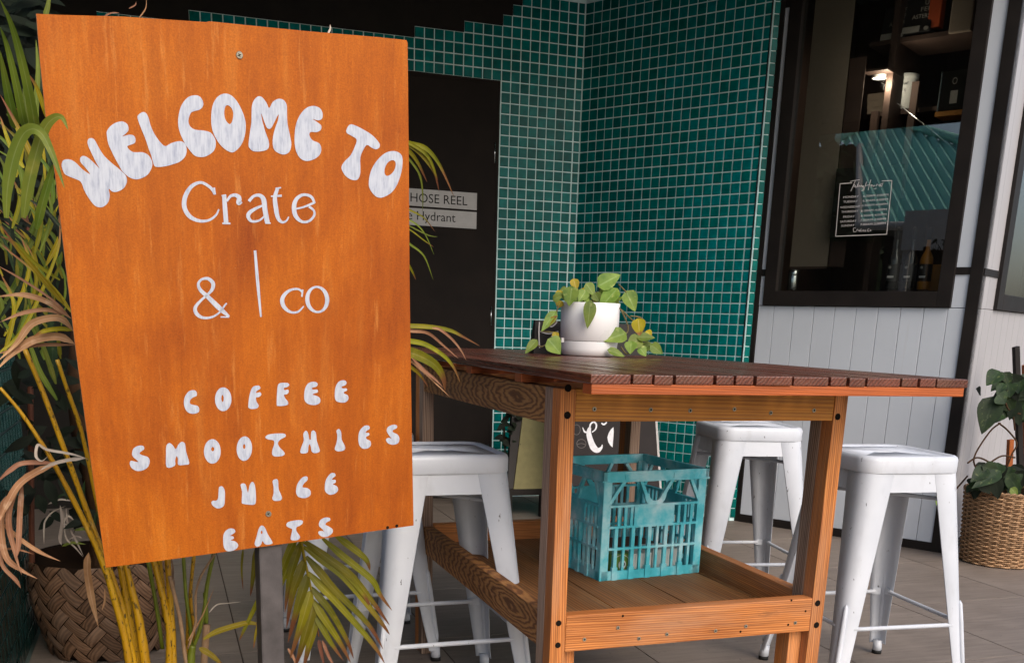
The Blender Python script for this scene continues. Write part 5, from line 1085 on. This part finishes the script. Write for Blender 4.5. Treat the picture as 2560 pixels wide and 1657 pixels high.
# canes
for pts, r, mt, y0, y1 in (([(0,969),(47,1024),(94,1092),(135,1159),(182,1247),(229,1341),(264,1425),(291,1514),(312,1594),(326,1680)], (4, 10), 'cane', -3.62, -3.58), ([(62,873),(104,972),(151,1097),(182,1180),(218,1279),(255,1377),(280,1440),(304,1514),(319,1580),(340,1680)], (6, 8), 'cane', -3.6, -3.55), ([(143,899),(171,982),(197,1055),(218,1138),(239,1237),(262,1345),(285,1480)], (5, 6), 'cane', -3.55, -3.5),
        ([(310,1390),(330,1475),(346,1541),(357,1607),(367,1680)], (7, 13), 'cane', -3.55, -3.55), ([(300,1400),(316,1500),(328,1580),(352,1680)], (8, 15), 'cane', -3.52, -3.52), ([(378,1380),(402,1469),(418,1541),(425,1594),(423,1680)], (7, 11), 'cane', -3.5, -3.5), ([(418,1380),(423,1461),(431,1567),(436,1680)], 7.5, 'cane', -3.5, -3.5), ([(370,1400),(391,1514),(406,1620)], 5, 'canegreen', -3.45, -3.45), ([(396,1380),(404,1450),(412,1540)], 7, 'cane', -3.42, -3.42),
        ([(458,1380),(465,1488),(476,1567),(478,1640)], 4.5, 'canegreen', -3.48, -3.48), ([(486,1380),(476,1488),(484,1567),(480,1640)], 4.5, 'cane', -3.46, -3.46), ([(535,1380),(518,1461),(510,1527),(497,1580),(480,1625)], 5, 'canegreen', -3.5, -3.5), ([(536,1385),(502,1440),(489,1488),(489,1554),(470,1620)], 3, 'husk', -3.52, -3.52), ([(424,1440),(449,1541),(460,1620),(468,1680)], 5, 'husk', -3.53, -3.53), ([(517,1560),(508,1680)], 9, 'husk', -3.5, -3.5), ([(512,1480),(516,1540),(510,1620)], 5, 'canegreen', -3.47, -3.47), ([(470,1520),(470,1600),(462,1680)], 6, 'cane', -3.45, -3.45), ([(482,1612),(478,1640),(476,1680)], (8, 12), 'canegreen', -3.52, -3.52)):
    stem_(pts, y0, y1, r, mt)
for pts, wd, mt in (([(509,1597),(542,1578),(600,1560),(622,1556),(645,1560),(668,1569)], 15, 'palmyellow'), ([(498,1619),(529,1637),(562,1668)], 16, 'palmyellow'), ([(523,1530),(542,1511),(570,1507),(602,1504)], 3.5, 'drygrey'), ([(470,1600),(505,1540),(535,1470)], 4, 'dry'), ([(608,1370),(604,1420),(608,1475)], 6, 'palm'), ([(640,1370),(634,1430),(626,1490)], 14, 'palm'), ([(668,1440),(645,1500),(612,1570),(598,1600)], 12, 'palm'), ([(655,1530),(640,1580),(634,1620)], 8, 'palmyellow')):
    pb_(pts, -3.56, -3.56, wd, mt)
# dry curled leaves, left
for pts, wd, mt in (([(179,797),(140,768),(104,749),(52,737),(-10,742)], 14, 'dry'), ([(177,795),(130,749),(52,697),(-10,662)], 6, 'dry'), ([(184,829),(160,802),(130,795),(78,811),(42,858),(-8,905)], 17, 'dry'), ([(187,860),(160,846),(130,842),(78,853),(31,884),(-8,925)], 20, 'dry'), ([(187,862),(110,862),(60,868),(-8,885)], 9, 'dry'), ([(182,826),(150,822),(110,828),(83,842)], 11, 'palmyellow'), ([(170,790),(120,775),(60,782),(0,805)], 10, 'dry'),
        ([(222,1148),(180,1135),(119,1124),(95,1112),(90,1140),(104,1152),(120,1140)], 7, 'drygrey'), ([(140,1160),(94,1178),(47,1211),(16,1263),(-6,1310)], 17, 'dry'), ([(150,1158),(62,1157),(26,1175),(-8,1205)], 12, 'dry'), ([(100,1172),(68,1190),(36,1232),(21,1299),(36,1377),(54,1436)], 14, 'dry'), ([(40,1225),(10,1258),(3,1325),(16,1393),(52,1424),(94,1446)], 15, 'dry'), ([(0,1302),(30,1330),(62,1356),(104,1382),(151,1402)], 11, 'dry'), ([(215,1145),(170,1150),(130,1160),(100,1175)], 9, 'drygrey'), ([(56,1200),(50,1280),(46,1360),(38,1400)], 13, 'dry'), ([(0,1350),(5,1410),(40,1450),(52,1470)], 10, 'dry'), ([(0,1372),(40,1372),(85,1385)], 5, 'dry')):
    pb_(pts, -3.66, -3.72, wd, mt, 'dry_leaf', 'mid', .35)
for pts, wd, mt in (([(222,1380),(218,1420),(228,1490),(246,1566)], 17, 'dry'), ([(262,1470),(262,1500),(255,1525)], 5, 'dry')): pb_(pts, -3.0, -3.0, wd, mt, 'dry_leaf', 'mid', .35)
# sprigs right of the sign
for pts, wd, mt in (([(985,345),(1022,362),(1052,385),(1085,430),(1098,480)], 13, 'palm'), ([(985,345),(1022,359),(1065,372),(1100,415),(1135,492)], 13, 'palm'), ([(985,350),(1022,378),(1045,408),(1068,456)], 11, 'palm'), ([(1000,350),(1030,362),(1070,392),(1090,440),(1094,462)], 9, 'palm'), ([(990,370),(1024,400),(1050,440),(1057,490),(1056,530)], 6, 'palmgreen'),
        ([(990,505),(1024,525),(1060,545),(1088,580)], 5, 'palm'), ([(990,548),(1024,565),(1070,588),(1094,592)], 4, 'palmgreen'), ([(990,560),(1024,574),(1063,603),(1085,618)], 4, 'palm'), ([(990,580),(1024,610),(1060,640),(1083,700)], 6, 'palmgreen'), ([(1000,540),(1040,560),(1065,590),(1085,637)], 4, 'palmgreen'), ([(1005,640),(1026,670),(1040,700)], 7, 'palm'),
        ([(980,815),(1026,815),(1080,818),(1125,826),(1160,843),(1200,865)], 12, 'palm'), ([(980,822),(1026,827),(1070,833),(1110,865),(1146,896)], 9, 'dry'), ([(1080,820),(1100,824),(1130,848),(1152,875),(1167,902)], 7, 'dry'), ([(980,848),(1026,853),(1065,862),(1110,890),(1135,920),(1151,957)], 13, 'palm'), ([(980,872),(1026,882),(1060,895),(1090,915),(1108,945),(1113,978)], 28, 'palm'), ([(990,880),(1026,902),(1070,940),(1128,995)], 6, 'dry'), ([(990,895),(1026,917),(1050,937),(1070,967)], 10, 'palmyellow'), ([(1030,895),(1060,925),(1090,950),(1108,968)], 8, 'dry')):
    pb_(pts, -3.74, -3.70, wd, mt)
# hanging frond under the sign, leaflet by leaflet
fr = MB(); rp = [(735, 1270), (752, 1350), (764, 1409), (777, 1469), (788, 1535), (797, 1590)]; YF = -3.60
fr.tube(smooth_path([at(x, y, YF) for x, y in rp]), [.0042-.0028*i/25 for i in range(26)], 8)
fo = fr.build('frond_rachis', 'palmyellow', palm, smooth=True)
for pts, wd in (([(806,1345),(860,1392),(928,1447),(950,1485),(980,1525)], 14), ([(838,1338),(880,1368),(915,1398),(925,1425)], 14), ([(764,1353),(820,1395),(880,1440),(938,1512),(974,1562)], 15), ([(759,1366),(810,1402),(864,1446),(946,1546),(974,1585)], 16), ([(765,1390),(800,1430),(838,1475),(920,1559),(958,1622)], 16), ([(770,1430),(802,1464),(838,1501),(928,1604),(962,1657)], 16), ([(778,1467),(800,1495),(827,1528),(867,1599),(884,1645)], 14), ([(782,1498),(802,1532),(825,1567),(854,1612),(877,1656)], 15), ([(788,1533),(804,1565),(825,1602),(858,1650)], 13), ([(756,1352),(850,1420),(905,1480),(930,1525)], 12),
        ([(750,1358),(736,1400),(724,1445),(712,1530)], 17), ([(761,1398),(748,1435),(732,1480),(716,1570)], 18), ([(769,1435),(757,1475),(743,1520),(720,1605)], 19), ([(777,1477),(766,1515),(753,1560),(725,1645)], 20), ([(784,1509),(773,1550),(759,1600),(738,1668)], 20), ([(789,1543),(781,1580),(772,1615),(758,1672)], 17), ([(742,1340),(722,1380),(700,1440),(690,1490)], 15), ([(750,1355),(700,1460),(668,1520),(640,1560)], 12)):
    m = len(pts); mb = MB(); Wp = [at(x, y, YF-.01*math.sin(i)) for i, (x, y) in enumerate(pts)]; blade(mb, Wp, wd*1.35*dpx(Wp[1]), None, 5, 'leaf', .18); mb.build('leaflet', 'palm', fo, smooth=True)
for pts, wd, mt in (([(797,1598),(802,1625),(812,1668)], 11, 'rust'), ([(806,1600),(822,1640),(838,1668)], 9, 'dry'), ([(720,1620),(735,1645),(742,1670)], 8, 'dry')): pb_(pts, -3.6, -3.6, wd, mt, 'dry_leaf')
for x, y0, y1 in ((356, 0, 45), (330, 5, 22)):
    pb_([(x-8, y1), (x+8, (y0+y1)/2), (x+10, y0)], -3.85, -3.85, 3, 'dry', 'dry_leaf')
pb_([(820, 85), (826, 72), (825, 62)], -3.84, -3.84, 5, 'drygrey', 'dry_leaf'); pb_([(262, 40), (280, 33), (298, 33)], -3.85, -3.85, 4, 'dry', 'dry_leaf')

# ------------------------------------------------------------------ woven basket with a shaded plant at the left
bc = V((-2.535, -2.54, 0)); BR_, BHt = .205, .30
bk = empty('woven_basket', bc, 'wide herringbone woven leaf basket on the floor behind the palm canes', 'basket')
def brad(z): t = z/BHt; return BR_*(.80+.235*math.sin(min(1, t*1.25)*math.pi/2) - .05*max(0, t-.6))
MB().lathe([(0, .004), (brad(0)-.012, .004)]+[(brad(BHt*k/10)-.010, BHt*k/10) for k in range(1, 11)]+[(brad(BHt)-.02, BHt-.01), (brad(BHt)-.03, BHt-.05), (0, BHt-.05)], 40, bc).build('lining', 'basketdark', bk, smooth=True)
sw = .036; circ = 2*math.pi*BR_; ncell = int(circ/(sw*1.4142)); cellw = circ/ncell/1.4142
cnt = 0
def strip_piece(cu, cv_, ang, Lw, Ww):
    vs = []; N = 4
    for i in range(N+1):
        for j in (-1, -.5, .5, 1):
            a = (i/N-.5)*Lw; b = j*Ww/2; u = cu+a*math.cos(ang)-b*math.sin(ang); v = cv_+a*math.sin(ang)+b*math.cos(ang)
            v = min(max(v, .002), BHt); bul = .0035*(1-(2*(i/N)-1)**2)+(.0012 if abs(j) < .8 else 0); th = u/BR_; r = brad(v)+bul-.004
            vs.append(bc+V((r*math.cos(th), r*math.sin(th), v)))
    fs = [(i*4+k, i*4+k+1, (i+1)*4+k+1, (i+1)*4+k) for i in range(N) for k in range(3)]; return vs, fs
W1 = cellw
for i in range(-2, int(circ*1.42/W1)+4):
    for j in range(-30, 40):
        # herringbone: 2x1 bricks turned 45 degrees
        for kind in (0, 1):
            gx = i*1.0; gy = j*1.0
            if (i-j) % 4 == 0 and kind == 0: cx, cy, hor = gx+1, gy+.5, True
            elif (i-j) % 4 == 3 and kind == 1: cx, cy, hor = gx+.5, gy+1, False
            else: continue
            u = (cx-cy)*W1*.7071; v = (cx+cy)*W1*.7071
            if not (-.012 < v < BHt+.012) or not (0 <= u < circ): continue
            th = u/BR_; P = bc+V((BR_*math.cos(th), BR_*math.sin(th), v))
            if (CAM-P).dot(V((math.cos(th), math.sin(th), 0))) < -.15: continue
            vs, fs = strip_piece(u, v, rad(45) if hor else rad(135), W1*2*.97, W1*.93); mb = MB()
            wmx = Matrix.Translation(P) @ Matrix.Rotation(th+math.pi/2, 4, 'Z') @ Matrix.Rotation(-rad(45) if hor else -rad(135), 4, 'Y')
            inv = wmx.inverted(); mb.add([inv @ q for q in vs], fs); mb.build('woven_strip', 'strip', bk, wmx, smooth=True); cnt += 1
bp = empty('basket_plant', bc+Z*(BHt-.05), 'shaded plant with a brown trunk and dry grey leaves in the woven basket', 'plant')
MB().tube(smooth_path([bc+Z*(BHt-.08), bc+V((.02, 0, .42)), bc+V((-.02, 0, .75)), bc+V((.03, 0, 1.2)), bc+V((.0, 0, 1.7))]), [.05-.0013*i for i in range(21)], 12).build('trunk', 'bark', bp, smooth=True)
for pts, wd, mt in (([(110,1361),(110,1320),(114,1300),(132,1279),(165,1264)], 4, 'drygrey'), ([(150,1262),(156,1300),(150,1345),(154,1362)], 8, 'drygrey'), ([(165,1268),(170,1310),(190,1350),(209,1390)], 5, 'drygrey'), ([(160,1272),(164,1340),(190,1370),(208,1392)], 4, 'drygrey'), ([(185,1300),(170,1290),(160,1310),(205,1305)], 5, 'drygrey'), ([(205,1345),(190,1340),(170,1350)], 4, 'drygrey'), ([(120,1260),(150,1248),(180,1252)], 5, 'drygrey'), ([(185,1325),(210,1322),(225,1328)], 7, 'palmgreen'), ([(155,1365),(180,1356),(215,1360)], 7, 'palmgreen'), ([(165,1250),(172,1225),(168,1200)], 10, 'pothosdark'), ([(195,1270),(205,1240),(212,1200)], 9, 'pothosdark'), ([(235,1320),(240,1290),(250,1270)], 9, 'pothosdark'), ([(130,1255),(160,1235),(185,1250)], 7, 'pothosdark')):
    m = len(pts); Wp = [at(x, y, -2.75) for x, y in pts]; mb = MB(); blade(mb, Wp, wd*dpx(Wp[0]), None, 5, 'mid', .3); mb.build('leaf_blade', mt, bp, smooth=True)
for k in range(170):
    x, y = random.choice([(random.uniform(-5, 110), random.uniform(-20, 130)), (random.uniform(40, 260), random.uniform(880, 1300)), (random.uniform(0, 160), random.uniform(100, 900))])
    P = at(x, y, random.uniform(-2.9, -2.6)); d_ = V((random.uniform(-1, 1), random.uniform(-.4, .2), random.uniform(-.9, .5))).normalized()*random.uniform(.05, .10)
    mb = MB(); leafmesh(mb, P, P+d_, (random.uniform(-.5, .5), -1, .5), random.uniform(.02, .035), .25, .15, False); mb.build('leaf', 'shade', bp, smooth=True)
st_ = MB().tube([at(80, 1420, -2.62), at(76, 1000, -2.62), at(66, 500, -2.62)], .008, 8).build('plant_stake', 'rust', bp)
lo = at(80, 1420, -2.62)

# ------------------------------------------------------------------ wicker basket and plant at the right
wc = V((1.345, -2.13, 0)); 
def wr(z): return .158+.07*z
WH = .335
wb = empty('wicker_basket', wc, 'round natural wicker basket against the wall at the right edge', 'basket')
MB().lathe([(0, .004), (wr(0)-.008, .004), (wr(WH)-.008, WH), (wr(WH)-.02, WH), (wr(WH)-.03, WH-.06), (0, WH-.06)], 48, wc).build('lining', 'basketdark', wb, smooth=True)
NS = 30
for k in range(NS):
    a = 2*math.pi*(k+.5)/NS
    mb = MB()
    for da in (-.018, .018):
        mb.tube([wc+V((wr(z)*math.cos(a+da), wr(z)*math.sin(a+da), z)) for z in (.003, WH*.5, WH)], .0030, 6)
    mb.build('stake', 'wicker', wb, smooth=True)
NR = 34
for r in range(NR):
    z = .008+(WH-.016)*r/(NR-1); mb = MB(); pts = []
    for q in range(NS*4):
        a = 2*math.pi*q/(NS*4); amp = .0055*math.cos(NS*a/2*1.0+(math.pi if r % 2 else 0)); pts.append(wc+V(((wr(z)+amp)*math.cos(a), (wr(z)+amp)*math.sin(a), z+random.uniform(-.0008, .0008))))
    pts.append(pts[0]); mb.tube(pts, .0044, 6, False); mb.build('weaver', 'wicker', wb, smooth=True)
mb = MB()
for ph in (0, math.pi):
    pts = [wc+V(((wr(WH)+.005*math.cos(22*a+ph))*math.cos(a), (wr(WH)+.005*math.cos(22*a+ph))*math.sin(a), WH+.004+.005*math.sin(22*a+ph))) for a in [2*math.pi*q/176 for q in range(177)]]; mb.tube(pts, .005, 6, False)
mb.build('braided_rim', 'wicker', wb, smooth=True)
rp_ = empty('climbing_plant', wc+Z*(WH-.06), 'dark green climbing plant with large split leaves in the wicker basket', 'plant')
S9 = lambda x, y: (2360+x/2.2, 780+y/2.2)
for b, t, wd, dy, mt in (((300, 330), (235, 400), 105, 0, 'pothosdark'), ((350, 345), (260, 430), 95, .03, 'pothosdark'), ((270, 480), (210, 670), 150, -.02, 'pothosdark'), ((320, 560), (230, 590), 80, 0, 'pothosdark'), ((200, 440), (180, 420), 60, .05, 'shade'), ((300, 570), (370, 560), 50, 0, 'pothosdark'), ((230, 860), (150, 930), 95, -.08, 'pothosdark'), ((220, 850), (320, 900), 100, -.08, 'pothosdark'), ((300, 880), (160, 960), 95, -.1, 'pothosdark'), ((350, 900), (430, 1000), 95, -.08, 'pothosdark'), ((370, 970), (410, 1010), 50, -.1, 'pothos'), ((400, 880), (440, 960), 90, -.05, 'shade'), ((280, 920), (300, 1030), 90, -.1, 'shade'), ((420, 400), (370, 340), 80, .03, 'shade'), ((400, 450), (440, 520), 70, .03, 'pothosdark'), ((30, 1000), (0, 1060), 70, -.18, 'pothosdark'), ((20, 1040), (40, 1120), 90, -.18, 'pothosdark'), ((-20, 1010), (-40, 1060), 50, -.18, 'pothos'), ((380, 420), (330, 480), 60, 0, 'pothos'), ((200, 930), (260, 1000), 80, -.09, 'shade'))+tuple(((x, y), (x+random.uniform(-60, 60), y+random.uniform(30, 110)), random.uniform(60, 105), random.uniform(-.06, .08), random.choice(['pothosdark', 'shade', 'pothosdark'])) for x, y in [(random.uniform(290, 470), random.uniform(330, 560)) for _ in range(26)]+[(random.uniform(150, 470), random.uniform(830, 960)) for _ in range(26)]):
    y = wc.y+dy; B, T = at(*S9(*b), y), at(*S9(*t), y-.02); mb = MB(); leafmesh(mb, B, T, (CAM-B).normalized()+Z*.3+V((random.uniform(-.3, .3), 0, .1)), wd/2.2*dpx(B), .25, .08); mb.build('leaf', mt, rp_, smooth=True)
for path in ([(330, 900), (370, 790), (400, 720), (350, 650), (300, 610)], [(190, 880), (165, 800), (250, 660), (310, 610)], [(300, 870), (240, 820), (180, 800), (130, 830)], [(250, 830), (320, 790), (390, 800)], [(420, 560), (360, 540), (340, 500)], [(390, 650), (380, 560), (370, 420)], [(130, 900), (60, 980), (30, 1010)]):
    MB().tube(smooth_path([at(*S9(x, y), wc.y-.02) for x, y in path]), .004, 6).build('vine', 'bark', rp_, smooth=True)
tc = empty('timber_stand', V((at(*S9(420, 800), wc.y+.12).x, wc.y+.12, 0)), 'orange timber stand with a black upright behind the climbing plant', 'stand')
y = wc.y+.12
def vbar(name, x0, y0, x1, y1, wpx, mat):
    a, b = at(*S9(x0, y0), y), at(*S9(x1, y1), y); board(name, a, b, wpx/2.2*dpx(a), .02, mat, tc, (1, 0, 0))
vbar('upright', 395, 190, 425, 1000, 34, 'black'); vbar('leg', 350, 1000, 366, 700, 30, 'orangewood'); vbar('upright', 445, 290, 452, 1000, 24, 'orangewood')
a = at(*S9(350, 1000), y); b = at(*S9(425, 1000), y); MB().box((a.x-.03, y-.015, 0), (b.x+.05, y+.015, a.z)).build('base', 'black', tc)

# ------------------------------------------------------------------ across the way: what the cafe glass mirrors
def OP(s, z, D): return eB*s-nB*(D-.03)+Z*z
pv = empty('green_roof_shelter', OP(-1.0, 0, 9.5), 'green corrugated roof shelter across the way', 'shelter')
RF = [(-2.79, 10.0), (-2.47, 10.68), (-.97, 9.6), (.6, 8.45), (1.2, 7.3), (-1.34, 7.5), (-2.38, 9.84)]
rz = lambda D: 2.3+.55*(D-7.5)
bm = bmesh.new(); bm.faces.new([bm.verts.new(OP(q, rz(D), D)) for q, D in RF])
rdir = (OP(.63, rz(9), 9)-OP(0, rz(10), 10)).normalized(); rno_ = (OP(1, rz(9.5), 9.5)-OP(0, rz(9.5), 9.5)).cross(OP(0, rz(10), 10)-OP(0, rz(9), 9)).normalized()
if rno_.z < 0: rno_ = -rno_
acr = rdir.cross(rno_).normalized(); cen_ = OP(-1, rz(9), 9)
for i in range(-90, 91): bmesh.ops.bisect_plane(bm, geom=bm.verts[:]+bm.edges[:]+bm.faces[:], plane_co=cen_+acr*(.0275*i), plane_no=acr)
for v in bm.verts: v.co += rno_*(.032*math.sin((v.co-cen_).dot(acr)/.0275*math.pi/2))
me = bpy.data.meshes.new('roof_sheet'); bm.to_mesh(me); bm.free(); me.materials.append(M['roofgreen'])
o = bpy.data.objects.new('roof_sheet', me); COL.objects.link(o); place(o, Matrix.Identity(4), pv)
for (qa, Da), (qb, Db) in ((RF[1], RF[2]), (RF[2], RF[3]), (RF[0], RF[1])):
    MB().tube([OP(qa, rz(Da)+.05, Da), OP(qb, rz(Db)+.05, Db)], .06, 8).build('ridge_cap', 'roofgreen', pv, smooth=True)
MB().tube([OP(-2.38, rz(9.84)-.02, 9.84), OP(-1.34, rz(7.5)-.02, 7.5), OP(1.2, rz(7.3)-.02, 7.3)], .05, 8).build('gutter', 'wallcream', pv, smooth=True)
quadbox('front_wall', OP(-.9, 0, 8.3), eB*2.2, -nB*.1, Z*2.35, 'black', pv); quadbox('side_wall', OP(-1.25, 0, 8.2), eB*.1, -nB*2.2, Z*2.6, 'black', pv)
quadbox('wall_panel', OP(-.62, 1.95, 7.0), eB*.7, -nB*.05, Z*.42, 'wallcream', pv); quadbox('panel_post', OP(-.60, 0, 7.02), eB*.08, -nB*.03, Z*1.95, 'wallcream', pv); quadbox('panel_post', OP(0, 0, 7.02), eB*.08, -nB*.03, Z*1.95, 'wallcream', pv)
for nm, s0, s1, D, hh in (('blocker', -16, -3.3, 14, 5.4), ('blocker', -2.4, 9, 18, 2.2)):  # leafy masses added to block sky and darken the mirrored view
    mb = MB(); rng = random.Random(int(D)); nx = 60; nz = 9
    for i in range(1400 if True else 0):
        s = rng.uniform(s0, s1); z = rng.uniform(0, hh*(.85+.15*math.sin(s*2.1))); dd = D+rng.uniform(-.5, .3); c = OP(s, z, dd); r = rng.uniform(.15, .4)
        a = V((rng.uniform(-1, 1), rng.uniform(-1, 1), rng.uniform(-1, 1))).normalized(); b = a.orthogonal().normalized(); e = a.cross(b)
        mb.add([c+b*r, c+e*r*.5, c-b*r, c-e*r*.5], [(0, 1, 2, 3)])
    mb.box((0, 0, 0), (.01, .01, .01)) if False else None
    for i in range(12): 
        sa = s0+(s1-s0)*i/12; sb = s0+(s1-s0)*(i+1)/12; mb.obox(OP(sa, 0, D+.35), eB*(sb-sa), nB*-.6, Z*hh*(.8+.1*math.sin(i*1.9)))
    h_ = mb.build(nm, 'blocker'); tag(h_, 'added leafy hedge '+('on the left' if s0 < -5 else 'on the right')+' across the way', 'blocker')
